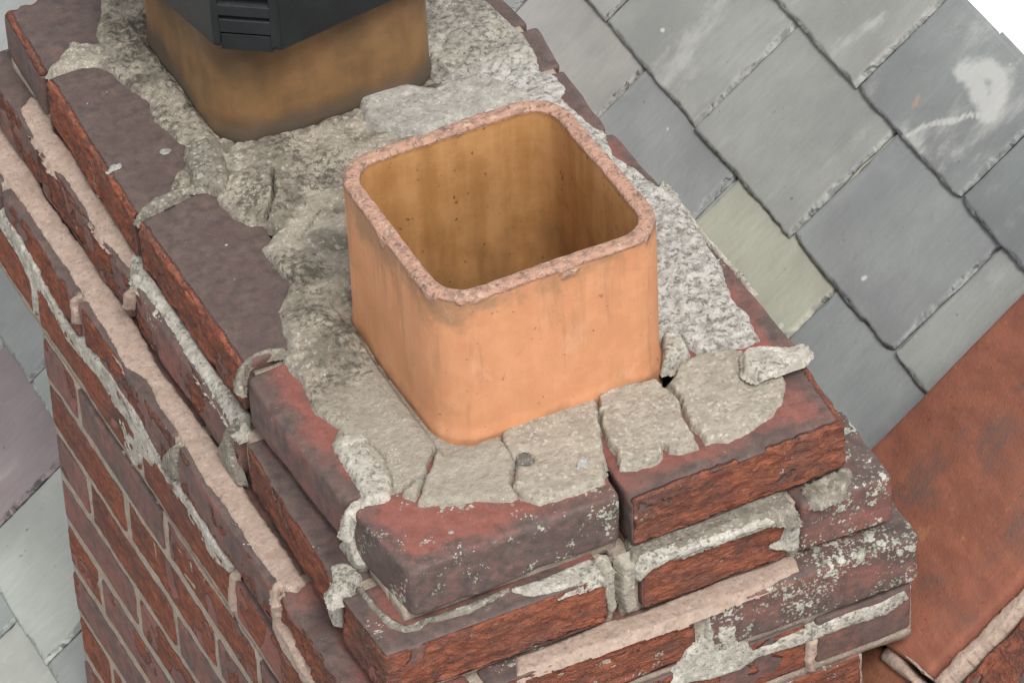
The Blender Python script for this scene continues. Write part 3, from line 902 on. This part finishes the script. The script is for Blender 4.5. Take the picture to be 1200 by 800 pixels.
M_FLAUNCH = mat_flaunch()
slab('cement_flaunching', 'main_flaunching', M_FLAUNCH, stack, thick=7, step=1.8, jag=4.0, rough=.5, lump=.7, base=-1, extra=mound, seed=11, edge=7,
     cut=lambda Q: (pot_dist(Q, 223.5, 247, 108) < 0) | (pot_dist(Q, 227, 750, 108) < 0),
     cracks=[([(100, 140), (84, 118), (75, 107), (61, 105), (38, 95)], 2.6, 15), ([(86, 125), (60, 88), (50, 78)], 1.8, 9), ([(133, 580), (124, 556), (116, 540), (98, 513)], 2.6, 16),
             ([(397, 586), (385, 600), (372, 618)], 1.8, 8), ([(28, 195), (44, 180), (52, 150), (40, 105)], 1.2, 5), ([(120, 560), (60, 655)], 0.8, 4), ([(200, 480), (150, 500), (110, 470)], 1.5, 7),
             ([(340, 170), (352, 178), (380, 176), (420, 170)], 3.0, 14)])
slab('cement_slab', 'slab_centre', M_BEIGE, stack, thick=5.5, step=1.4, jag=3.4, rough=.8, lump=.7, base=2, seed=21, edge=3, extra=lambda Q: -11 * np.exp(-((Q[:, 0] - 162) ** 2 + (Q[:, 1] - 81) ** 2) / 55))
slab('cement_slab', 'slab_middle', M_BEIGE, stack, thick=8, step=1.4, jag=3.2, rough=.8, lump=.9, base=1.5, seed=31, edge=2.5)
slab('cement_slab', 'slab_right', M_BEIGE, stack, thick=5, step=1.4, jag=3.6, rough=.8, lump=.6, base=2, seed=41, edge=2.5)
slab('cement_lump', 'lump_small', M_WHITE, stack, thick=14, jag=1.2, rough=1.0, base=2, seed=51, edge=5)
slab('cement_patch', 'white_patch', M_WHITE, stack, thick=3.5, jag=4.5, rough=1.2, lump=.8, base=3, seed=61, edge=6, label='crumbly white patch at the front left corner')
slab('cement_slab', 'slab_back', M_BACK, stack, thick=7, jag=2.6, rough=.6, base=7, seed=71, edge=6)
slab('cement_lump', 'lobe_left', M_ROUGH, stack, thick=13, jag=1.6, rough=1.2, base=4, seed=81, edge=7)
slab('mortar_bead', 'bead_edge_right', M_WHITE, stack, thick=4, step=1.6, jag=1.8, rough=.8, base=-1, seed=85, edge=2)

# --- mortar on the ledges, in the seams
slab('mortar_fillet', 'fillet_upper_pink', M_PINK, stack, thick=3.5, jag=2.6, rough=.5, lump=.5, base=-65, seed=91, edge=3, grow=2.5, slope=lambda Q: .10 * (Q[:, 0] + 16))
slab('mortar_fillet', 'fillet_upper_grey', M_WHITE, stack, thick=8, jag=3.6, rough=1.3, base=-65.5, seed=93, edge=12, label='rough grey mortar bead against the top course')
slab('mortar_fillet', 'fillet_lower_pink', M_PINK, stack, thick=3.5, jag=2.6, rough=.5, lump=.5, base=-130, seed=95, edge=3, grow=4, slope=lambda Q: .12 * (Q[:, 0] + 42))
slab('mortar_fillet', 'fillet_front_pink', M_PINK, stack, thick=3.5, jag=2.2, rough=.5, lump=.5, base=-130, seed=97, edge=3, grow=1)
slab('mortar_fillet', 'ledge_front_right', M_ROUGH, stack, thick=8, jag=2, rough=.9, base=-66, seed=99, edge=4)
slab('mortar_fillet', 'ledge_front_left', M_WHITE, stack, thick=7, jag=3, rough=1.3, base=-67, seed=101, edge=4)
slab('mortar_fillet', 'ledge_corner_right', M_ROUGH, stack, thick=7, jag=4, rough=1.6, base=-66, seed=103, edge=5)
slab('mortar_bead', 'bead_base', M_ROUGH, stack, thick=4, step=1.4, jag=1.5, rough=.5, base=-66, seed=105, edge=2)
for kk, mt, st, th in (('bead_left', M_WHITE, 1.6, 1.6), ('seam_left_lower', M_PINK, 1.6, 2.5), ('seam_c3_mid', M_ROUGH, 1.5, 2), ('tail_left', M_ROUGH, 1.5, 2.5), ('hook_left', M_PINK, 1.5, 3), ('seam_c3_back', M_PINK, 1.5, 3),
                       ('seam_c4', M_PINK, 1.5, 2.5), ('seam_c2_back', M_PINK, 1.5, 3), ('blob_corner_left', M_WHITE, 1.3, 1.8), ('blob_upper', M_WHITE, 1.3, 2.5), ('blob_ledge', M_WHITE, 1.3, 5), ('seam_top_a', M_ROUGH, 1.5, 3.5),
                       ('seam_top_b', M_ROUGH, 1.3, 2.6), ('seam_top_c', M_WHITE, 1.3, 3), ('crack_mortar_left', M_BEIGE, 1.3, 1.5), ('crack_mortar_right', M_BEIGE, 1.3, 1.5),
                       ('end_mortar', M_WHITE, 1.4, 3), ('lower_white', M_WHITE, 1.6, 2.4), ('head_c4', M_PINK, 1.4, 3), ('front_face_top', M_WHITE, 1.4, 3)):
    slab('seam_mortar', kk, mt, stack, thick=th, step=st, base=({'blob_upper': -6, 'blob_corner_left': -33, 'crack_mortar_left': -25, 'crack_mortar_right': -25}.get(kk, -66 if kk == 'blob_ledge' else -1.5 if kk.startswith('seam_top') else None)),
         jag=2.4 if 'crack' not in kk else 1.2,
         cracks=[([(283, -120), (286, -150), (291, -188)], 3.0, 12), ([(330, -160), (345, -190)], 1.5, 5)] if kk == 'lower_white' else (), rough=.8, lump=.5, seed=len(kk) * 7 + 3, edge=3, depth=12 if 'crack' in kk else 5)

# crusts and marks on the tops
def spot(x, y, r, mat, base, thick, seed, parent=None, name='lichen_spot'):
    pts = [(x + r * math.cos(t * .7) * (1 + .15 * math.sin(t * 3.1 + seed)), y + .8 * r * math.sin(t * .7)) for t in range(9)]
    return slab(name, ('T', base, pts), mat, parent or stack, thick=thick, step=1.1, jag=1.2, rough=.4, lump=.2, seed=seed, base=base, edge=3, depth=1.0)


M_SPOT = mat_cement('pale_lichen', (.24, .235, .22), (.42, .42, .39), .4, .8)
M_PIT = mat_cement('dark_pit', (.10, .092, .08), (.16, .148, .13), .2, 1.0)
SPOTS = [(4, 668, 8), (57, 724, 6), (56, 667, 7), (43, 783, 3), (48, 775, 3), (36, 659, 2.5), (50, 504, 3), (53, 74, 3), (62, 30, 5)]
for i, (x, y, r) in enumerate(SPOTS):
    spot(x, y, r, M_SPOT, -1.0, 1.3, 300 + i)
spot(162, 81, 10, M_PIT, 4, 5.5, 331, name='pit_shade')  # dark patch painted as the shade inside a pit
spot(204, 48, 7, M_SPOT, 6, 5, 332)

# a loose flake lying on the cement, sticking out over the edge
fl = slab('mortar_flake', 'flake', M_WHITE, None, thick=6, step=1.6, jag=1.2, rough=.5, lump=.5, base=15, seed=123, edge=2.5, depth=2)
fl['label'] = 'loose white mortar flake sticking out over the right edge of the chimney top'
fl['category'] = 'mortar flake'


# ================================================================== POTS
def ring_pts(h, r, n_arc=10, n_side=16, ky=1.0):
    """rounded square outline, counter clockwise"""
    pts = []
    for q, (sx, sy) in enumerate(((1, 1), (-1, 1), (-1, -1), (1, -1))):
        for i in range(n_arc + 1):
            a = math.pi / 2 * q + math.pi / 2 * i / n_arc
            pts.append((sx * (h - r) + r * math.cos(a), sy * (h - r) + r * math.sin(a)))
        nx, ny = ((-1, 1), (-1, -1), (1, -1), (1, 1))[q]
        a1 = math.pi / 2 * (q + 1)
        p0 = pts[-1]
        p1 = (nx * (h - r) + r * math.cos(a1), ny * (h - r) + r * math.sin(a1))
        for i in range(1, n_side):
            t = i / n_side
            pts.append((p0[0] + (p1[0] - p0[0]) * t, p0[1] + (p1[1] - p0[1]) * t))
    return np.array(pts)


def pot_mesh(name, top, seed, half=117.5, wall=16.0, depth=-48.0, stretch=1.0):
    prof = []       # (half, corner r, z, part)
    for z in (-60, -20, 0, 4, 8, 14, 22, 32, 46, 62, 80, 98, 114, 128, 140, 148, 154):
        if z < top - 12:
            prof.append((half + (1.6 if z < 12 else 0), 44, z, 0.0))
    prof += [(half, 44, top - 9, .10), (half, 43.6, top - 5, .35), (half - .6, 43, top - 2.2, .75), (half - 2.2, 41.5, top - .4, 1), (half - 5, 39, top + .2, 1), (half - 8, 36, top, 1), (half - wall + 3, 31, top - .2, 1),
             (half - wall + .8, 29, top - 1.6, 1.2), (half - wall, 28, top - 4, 1.5), (half - wall, 28, top - 8, 1.8), (half - wall, 28, top - 13, 1.95)]
    z = top - 16
    while z > depth:
        prof.append((half - wall, 28, z, 2.0))
        z -= 9
    prof.append((half - wall, 28, depth, 2.0))
    rings, part = [], []
    for (hh, r, z, pt) in prof:
        p = ring_pts(hh, r)
        rings.append(np.c_[p, np.full(len(p), z)])
        part += [pt] * len(p)
    n = len(rings[0])
    V = np.concatenate(rings)
    V[:, 1] *= stretch
    part = np.array(part)
    ang = np.arctan2(V[:, 1], V[:, 0])
    rad = np.stack([np.cos(ang), np.sin(ang), ang * 0], 1)
    V += rad * (fbm(V, 70, seed, 2) * 1.6)[:, None]
    rim = np.clip(1 - np.abs(part - 1), 0, 1)
    chips = np.clip(fbm(V * [1, 1, .3], 16, seed + 8, 3, .6) - .22, 0, 1) * 9
    # the big chip at the front left corner of the rim
    chips += 3.5 * np.exp(-((V[:, 0] + 95) ** 2 + (V[:, 1] + 100) ** 2) / 300) * np.clip(1 + fbm(V, 7, seed + 12, 2), 0, 2)
    outer = sstep(np.maximum(np.abs(V[:, 0]), np.abs(V[:, 1] / stretch)), half - 9, half - 1)
    V[:, 2] += rim * (1.4 * fbm(V, 60, seed + 1, 2) + .9 * fbm(V, 9, seed + 2, 3, .7) - chips * (.25 + outer))
    V -= rad * (rim * outer * chips * .8)[:, None]
    part = np.clip(part + np.where(part < .9, outer * .9 * np.clip(chips, 0, 1) * sstep(V[:, 2], top - 26, top - 6), 0), 0, 2)
    V += rad * (rim * 1.5 * fbm(V, 8, seed + 3, 2, .7))[:, None]
    m = len(rings)
    idx = np.arange(m * n).reshape(m, n)
    F = np.stack([idx[:-1], np.roll(idx, -1, 1)[:-1], np.roll(idx, -1, 1)[1:], idx[1:]], -1).reshape(-1, 4)
    # floor of the flue
    c = len(V)
    V = np.r_[V, [[0, 0, depth]]]
    part = np.r_[part, 2.0]
    last = idx[-1]
    cap = np.stack([last, np.roll(last, -1), np.full(n, c), np.full(n, c)], 1)
    me = mesh_np(name, V, F, {'part': part[:len(V)]})
    return me


def pot(name, cx, cy, top, mat, seed, label, group, stretch=1.0):
    r = thing(name, label, 'chimney pot', (cx * MM, cy * MM, 0), group)
    link('pot_wall', pot_mesh('pot_wall', top, seed, stretch=stretch), mat, r)
    solid_box('flue_floor', M_FLUE, r, -101, 101, -103, 103, -52.5, -46, step=12, bumpy=.8)  # unseen bottom, coloured lighter to bounce light inside the pot
    return r


G = 'square clay chimney pots on the stack'
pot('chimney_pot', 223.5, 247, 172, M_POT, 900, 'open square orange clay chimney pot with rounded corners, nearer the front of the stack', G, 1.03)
pot('chimney_pot', 227, 750, 158, M_POT2, 950, 'dark ochre square clay pot stained by soot, under the dark metal cowl', G)

# ------------------------------------------------------------------ cowl
cowl = thing('chimney_cowl', 'dark grey louvred cowl capping the rear chimney pot', 'cowl', (0.2305, 0.748, 0.133))
cowl.rotation_euler = (0, 0, math.radians(9))


def octagon(h, ch):
    k = h - ch
    return [(-h, -k), (-k, -h), (k, -h), (h, -k), (h, k), (k, h), (-k, h), (-h, k)]


def loft(name, sections, mat, parent, closed_top=False, closed_bottom=False, loc=(0, 0, 0), bev=0.0):
    """sections: list of (outline, z)"""
    V, F = [], []
    n = len(sections[0][0])
    for o_, z in sections:
        V += [(x, y, z) for x, y in o_]
    for s in range(len(sections) - 1):
        for i in range(n):
            j = (i + 1) % n
            F.append((s * n + i, s * n + j, (s + 1) * n + j, (s + 1) * n + i))
    me = bpy.data.meshes.new(name)
    fs = list(F)
    if closed_top:
        fs.append(tuple(range((len(sections) - 1) * n, len(sections) * n)))
    if closed_bottom:
        fs.append(tuple(range(n))[::-1])
    me.from_pydata([(x * MM, y * MM, z * MM) for x, y, z in V], [], fs)
    me.update()
    o = link(name, me, mat, parent, loc)
    if bev:
        b = o.modifiers.new('bevel', 'BEVEL')
        b.width = bev * MM
        b.segments = 3
        b.limit_method = 'ANGLE'
    return o


oc = octagon
loft('cowl_skirt', [(oc(118, 40), 2), (oc(122, 42), 0), (oc(141, 47), 0), (oc(142, 47), 4), (oc(141, 46), 120), (oc(126, 40), 150), (oc(118, 38), 150), (oc(118, 38), 2)], M_COWL, cowl, bev=2)
loft('cowl_cap', [(oc(132, 42), 151), (oc(160, 52), 156), (oc(160, 52), 164), (oc(90, 30), 196), (oc(20, 8), 206)], M_COWL, cowl, True, True, bev=2)
# louvred chamfer corners: near-black plate painted as the slots' shade, side posts and sloping blades
for q in range(4):
    a = math.radians(225 + 90 * q)
    nx, ny = math.cos(a), math.sin(a)
    tx, ty = -ny, nx
    dist = (141 + 94) / math.sqrt(2)

    def corner_box(name, u0, u1, d0, d1, z0, z1, tiltz=0.0, mat=M_COWL):
        V = []
        for (u, d, z) in ((u0, d0, z0), (u1, d0, z0), (u1, d1, z0 - tiltz), (u0, d1, z0 - tiltz), (u0, d0, z1), (u1, d0, z1), (u1, d1, z1 - tiltz), (u0, d1, z1 - tiltz)):
            V.append(((nx * (dist + d) + tx * u) * MM, (ny * (dist + d) + ty * u) * MM, z * MM))
        me = bpy.data.meshes.new(name)
        me.from_pydata(V, [], [(0, 3, 2, 1), (4, 5, 6, 7), (0, 1, 5, 4), (1, 2, 6, 5), (2, 3, 7, 6), (3, 0, 4, 7)])
        me.update()
        o = link(name, me, mat, cowl)
        b = o.modifiers.new('bevel', 'BEVEL')
        b.width = .8 * MM
        b.segments = 2
        return o
    corner_box('louvre_slot_shade', -27, 27, -3, 1.2, 14, 112, mat=M_VOID)
    corner_box('louvre_post', -33, -25, -3, 7, 8, 116)
    corner_box('louvre_post', 25, 33, -3, 7, 8, 116)
    for (za, zb, tz) in ((0, 19, 0), (25, 40, 3), (48, 60, 5), (74, 88, 7), (98, 114, 7)):
        corner_box('louvre_blade', -26, 26, -1, 4 + tz * .7, za, zb, tiltz=tz)


# ================================================================== SLATE ROOF
TH = math.radians(38)
CT, ST = math.cos(TH), math.sin(TH)
# roof frame: u up the slope, v along y, w outwards; origin on the plane through (440, 0, -430)
O_N = -ST * 440 + CT * -430          # plane offset along the normal


def roof_pt(s, y, w):
    """s = x / cos(theta) along the slope, as measured; returns mm"""
    # point on the plane with x = s*CT, then along the normal (-ST, 0, CT)
    x = s * CT
    z = (O_N + ST * x) / CT
    return (x - ST * w, y, z + CT * w)


roof = thing('slate_roof', 'pitched roof of large grey slates behind and beside the brick chimney', 'roof', tuple(v * MM for v in roof_pt(400, 600, 0)))
roof.rotation_euler = (0, 0, 0)


def place_on_roof(o, s, y, w):
    """set basis matrix: local x = up the slope, local y = along world y, local z = outward"""
    p = Vector(roof_pt(s, y, w)) * MM
    m = Matrix(((CT, 0, -ST, p.x), (0, 1, 0, p.y), (ST, 0, CT, p.z), (0, 0, 0, 1)))
    o.matrix_basis = Matrix.Translation(-Vector(o.parent.location)) @ m if o.parent else m


GAUGE_ROWS = [1010, 855, 697, 542, 388, 235, 84, -79, -237, -395]
JOINT0 = {1010: 582, 855: 505, 697: 414, 542: 515, 388: 410, 235: 520, 84: 1000, -79: 1082, -237: 961, -395: 1060}
JP = 210.5
GREY = (.280, .292, .285)
COLS = {(697, 414): (.375, .375, .305), (-79, 1082): (.243, .194, .200), (-79, 872): (.356, .372, .336), (84, 1000): (.324, .344, .319), (-237, 961): (.270, .289, .275),
        (-237, 751): (.356, .366, .330), (1010, 372): (.211, .222, .220), (855, 505): (.270, .275, .262), (1010, 582): (.275, .278, .259), (697, 624): (.254, .266, .264),
        (697, 834): (.313, .305, .286), (855, 294): (.243, .255, .253), (855, 716): (.286, .291, .275), (697, 204): (.243, .258, .259), (1010, 161): (.184, .198, .198), (855, 926): (.292, .291, .275)}
SCUFF = {(855, 716): .85, (1010, 372): .9, (855, 505): .5, (1010, 582): .6, (855, 84): .7, (-79, 1082): .2}


def slate_mesh(L, Wd, seed, fine, marks=None):
    t = 5.5
    if fine:
        xs = np.array([0, 1.5, 3, 5, 7.5, 10.5, 14, 20] + list(np.linspace(28, 160, 12)) + [200, 260, L])
        ys = np.array([0, 1.5, 3, 5, 7.5, 10.5, 14] + list(np.linspace(20, Wd - 14, 20)) + [Wd - 9, Wd - 5, Wd - 2.5, Wd])
        xs = np.unique(np.r_[np.arange(0, 12, 1.8), np.arange(12, 22, 3.3), np.arange(22, min(175, L - 4), 4.2), np.array([200.0] if L > 210 else []), L])
        ys = np.unique(np.r_[np.arange(0, 12, 1.8), np.arange(12, 20, 3.3), np.arange(20, Wd - 10, 4.4), Wd - 9, Wd - 5, Wd - 2.5, Wd])
    else:
        xs = np.array([0, 3, 8, 60, 170, L])
        ys = np.array([0, 3, 8, Wd / 2, Wd - 5, Wd])
    V, F = box_grid(xs, ys, np.array([0.0, t]))
    P = V.copy()
    Q = np.c_[V[:, :2], np.full(len(V), seed * 3.7)]
    top = P[:, 2] > t / 2
    dt, dl, dr = P[:, 0], P[:, 1], Wd - P[:, 1]
    # ragged outline
    k = np.exp(-dt / 12)
    V[:, 0] += k * (2.2 * fbm(Q, 22, seed, 3, .6)) + k * (5 * np.exp(-np.minimum(dl, dr) / 7) * (_h(np.array([seed]), np.array([1]), np.array([2]), 3)[0] > .55))
    V[:, 1] += np.exp(-dl / 12) * 1.8 * fbm(Q, 26, seed + 1, 3, .6) - np.exp(-dr / 12) * 1.4 * np.abs(fbm(Q, 26, seed + 2, 3, .6))
    # dressed edges: the top breaks away over a few millimetres
    ct = 2.8 + 4 * fbm(Q, 20, seed + 3, 3, .7)
    cl = 5.0 + 7 * fbm(Q, 24, seed + 4, 3, .7)
    cr = 2.0 + 2.5 * fbm(Q, 24, seed + 5, 3, .7)
    drop = np.maximum.reduce([np.clip(1 - dt / np.maximum(ct, .8), 0, 1), np.clip(1 - dl / np.maximum(cl, .8), 0, 1), np.clip(1 - dr / np.maximum(cr, .8), 0, 1)])
    chip = (drop > .02).astype(float) * top
    V[:, 2] -= top * (t * .62 * np.sqrt(drop) * (1 + .35 * fbm(Q, 5, seed + 6, 2)) + drop * .8 * fbm(Q, 3.5, seed + 7, 1))
    V[:, 2] += 1.3 * fbm(Q, 120, seed + 8, 2) + top * .35 * fbm(Q * [.5, 1.4, 1], 24, seed + 9, 3)
    chip = np.maximum(chip, (~top).astype(float))
    at = {'chip': chip}
    for nm, lines in (marks or {}).items():
        at[nm] = np.max([np.clip(1 - polydist(P[:, :2] + 5 * np.c_[fbm(Q, 16, 5, 3), fbm(Q, 16, 6, 3)], pts) / w, 0, 1) for pts, w in lines], axis=0)
    return mesh_np('slate', V, F, at)


rs = random.Random(21)
for r, s0 in enumerate(GAUGE_ROWS):
    nxt = 1155 if r == 0 else GAUGE_ROWS[r - 1]
    L = min(330, 1155 - s0) if r < 2 else 330
    for i in range(-6, 9):
        yj = JOINT0[s0] + i * JP
        if yj > 2110 or yj < -520:
            continue
        key = min(COLS, key=lambda q: (q[0] != s0, abs(q[1] - yj)))
        hit = key[0] == s0 and abs(key[1] - yj) < 25
        kf, kw = rs.uniform(.84, 1.10), rs.uniform(-.03, .03)
        col = COLS[key] if hit else (GREY[0] * kf * (1 + kw), GREY[1] * kf, GREY[2] * kf * (1 - kw))
        sk = [v for q, v in SCUFF.items() if q[0] == s0 and abs(q[1] - yj) < 25]
        fine = (s0 > 500 and 60 < yj < 1500) or (s0 < 100 and 700 < yj < 1500)
        mk = None
        if s0 == 1010 and abs(yj - 372) < 25:
            mk = {'mark': [([(x - s0, y - yj) for x, y in pts], w) for pts, w in (([(1012, 485), (1048, 464), (1088, 427)], 6), ([(1104, 490), (1100, 450), (1092, 420)], 16),
                           ([(1104, 490), (1120, 470), (1125, 440), (1095, 425)], 22))], 'rust': [([(1045 - s0, 505 - yj), (1052 - s0, 508 - yj)], 11)]}
        me = slate_mesh(L, JP - 2.6, rs.randrange(9999), fine, mk)
        o = link('slate', me, M_SLATE, roof, color=(*col, sk[0] if sk else rs.uniform(-.5, .1)))
        tilt = 13.0 / L if L > 200 else 13.0 / 330
        place_on_roof(o, s0 + rs.uniform(-1.5, 1.5), yj + rs.uniform(-.8, .8), 14 + (1.2 if L < 200 else 0))
        o.matrix_basis = o.matrix_basis @ Matrix.Rotation(math.atan(tilt), 4, 'Y') @ Matrix.Rotation(math.radians(rs.uniform(-.35, .35)), 4, 'Z')
# boarding under the slates
V, F = box_grid(np.array([-620.0, 1150.0]), np.array([-560.0, 2150.0]), np.array([-26.0, -6.0]))
bd = link('roof_boarding', mesh_np('roof_boarding', V - [0, 0, 0], F, smooth=False), M_VOID, roof)
place_on_roof(bd, 0, 0, 0)

# white slab added for the washed-out glare beyond the head of the slates
hx, _, hz = roof_pt(1150, 0, 0)
fr = thing('white_glare_slab', 'white slab added for the glare beyond the top edge of the slates', 'white slab', (hx * MM + 3, 1, (hz - 60) * MM))
V, F = box_grid(np.array([-2994.0, 3500.0]), np.array([-5000.0, 9000.0]), np.array([-200.0, 0.0]))
link('glare_slab', mesh_np('glare_slab', V, F, smooth=False), M_GLARE, fr)
V, F = box_grid(np.array([-2980.0, 3480.0]), np.array([-4980.0, 8980.0]), np.array([-6400.0, -203.0]))
link('wall', mesh_np('wall', V, F, smooth=False), M_CORE, fr)  # body under the added white slab

# house wall under the slates
hw = thing('house_wall', 'house wall below the slate roof', 'wall', (0, 0, -6.5))
V, F = box_grid(np.array([-450.0, 900.0]), np.array([-450.0, 2050.0]), np.array([0.0, 5380.0]))
link('wall_face', mesh_np('wall_face', V, F, smooth=False), M_CORE, hw)

V, F = box_grid(np.array([-60000.0, 60000.0]), np.array([-60000.0, 60000.0]), np.array([-6700.0, -6500.0]))
structure('ground', mesh_np('ground', V, F, smooth=False), M_GROUND)

# ================================================================== RAKING PARAPET, lower right
par = thing('raking_parapet', 'red clay coping with mortar edge and rough bricks sloping up beside the chimney, lower right', 'parapet',
            tuple(v * MM for v in roof_pt(640, 0, 0)))


def clay_slab(name, s0, s1, y0, y1, w0, w1, seed, mat, step=9, skew=0.0, crown=0.0, parent=par):
    V, F = box_grid(steps(0, s1 - s0, step, (2, 5, 9)), steps(0, y1 - y0, step, (2, 5, 9)), steps(0, w1 - w0, 12, (2, 5)))
    h = np.array([s1 - s0, y1 - y0, w1 - w0]) / 2
    P = V - h
    r = 6.0
    q = np.clip(P, -(h - r), h - r)
    d = P - q
    n = d / np.maximum(np.linalg.norm(d, axis=1), 1e-6)[:, None]
    P = q + n * r
    P += n * (fbm(P + seed * 31, 60, seed, 3) * 1.6 + fbm(P + seed * 31, 12, seed + 1, 2) * .4)[:, None]
    u = P[:, 1] / h[1]
    P[:, 2] += crown * (1 - u * u) * (P[:, 2] > 0)
    P[:, 0] += skew * u * np.clip(-P[:, 0] / h[0], 0, 1) ** 4
    o = link(name, mesh_np(name, P, F), mat, parent)
    place_on_roof(o, (s0 + s1) / 2, (y0 + y1) / 2, (w0 + w1) / 2)
    return o


Wp = 79
clay_slab('coping_tile', 664, 1080, -76, 172, Wp - 40, Wp, 1, M_CLAY, crown=10, skew=-26)
clay_slab('coping_tile', 1084, 1500, -76, 172, Wp - 40, Wp, 2, M_CLAY, crown=10)
clay_slab('coping_tile', 250, 672, -78, 172, Wp - 62, Wp - 16, 3, M_CLAY2, crown=6)
clay_slab('mortar_dab', 671, 681, -72, -12, Wp - 40, Wp - 4, 6, M_PINK, step=3, skew=-6, crown=2)
clay_slab('mortar_dab', 686, 691, -74, -16, Wp - 40, Wp + 3, 9, M_PINK, step=3, skew=-6, crown=1)


def roof_strip(name, pts, base, thick, seed, parent=par):
    o = slab(name, ('T', 0, pts), M_PINK, parent, thick=thick, step=2.2, jag=4.5, rough=.8, lump=1.2, seed=seed, base=0, edge=6, depth=26)
    c_ = o.location / MM
    place_on_roof(o, c_.x, c_.y, base)


roof_strip('mortar_edge', [(690, -92), (760, -93), (860, -92), (980, -90), (1090, -86), (1090, -78), (980, -76), (860, -79), (760, -77), (690, -78)], Wp - 11, 3, 14)
roof_strip('mortar_edge', [(250, -94), (400, -95), (686, -93), (684, -78), (400, -79), (250, -79)], Wp - 28, 5, 15)
clay_slab('parapet_core', 200, 1500, -70, 165, -400, Wp - 66, 7, M_CORE, step=90)


def parapet_brick(s0, s1, y0, y1, w0, w1, seed, col, sp):
    me = brick_mesh('brick', (s1 - s0, y1 - y0, w1 - w0), seed, step=4.5, side='Zy', spall=sp, red=col[0], rr=5, origin=(seed * 3, seed, 0))
    o = link('brick', me, M_BRICK, par, color=(*col, 1))
    place_on_roof(o, (s0 + s1) / 2, (y0 + y1) / 2, (w0 + w1) / 2)


for row, (y0, y1, w1) in enumerate(((-160, -96, Wp - 16), (-232, -168, Wp - 30), (-304, -240, Wp - 44))):
    s = 420 + row * 90
    j = 0
    while s < 1300:
        parapet_brick(s, s + 212, y0, y1, w1 - 100, w1, 5000 + row * 50 + j, (.35 if (row + j) % 2 else .7, .52, .05), .62 if (row + j) % 2 else .75)
        s += 222
        j += 1
clay_slab('parapet_bed', 300, 1400, -300, -92, -400, Wp - 60, 8, M_CORE, step=90)

# parents were given world locations: move every child into its parent's frame
for root in (stack,):
    for ch in list(root.children):
        ch.location = Vector(ch.location) - Vector(root.location)
# pots and cowl children are already local
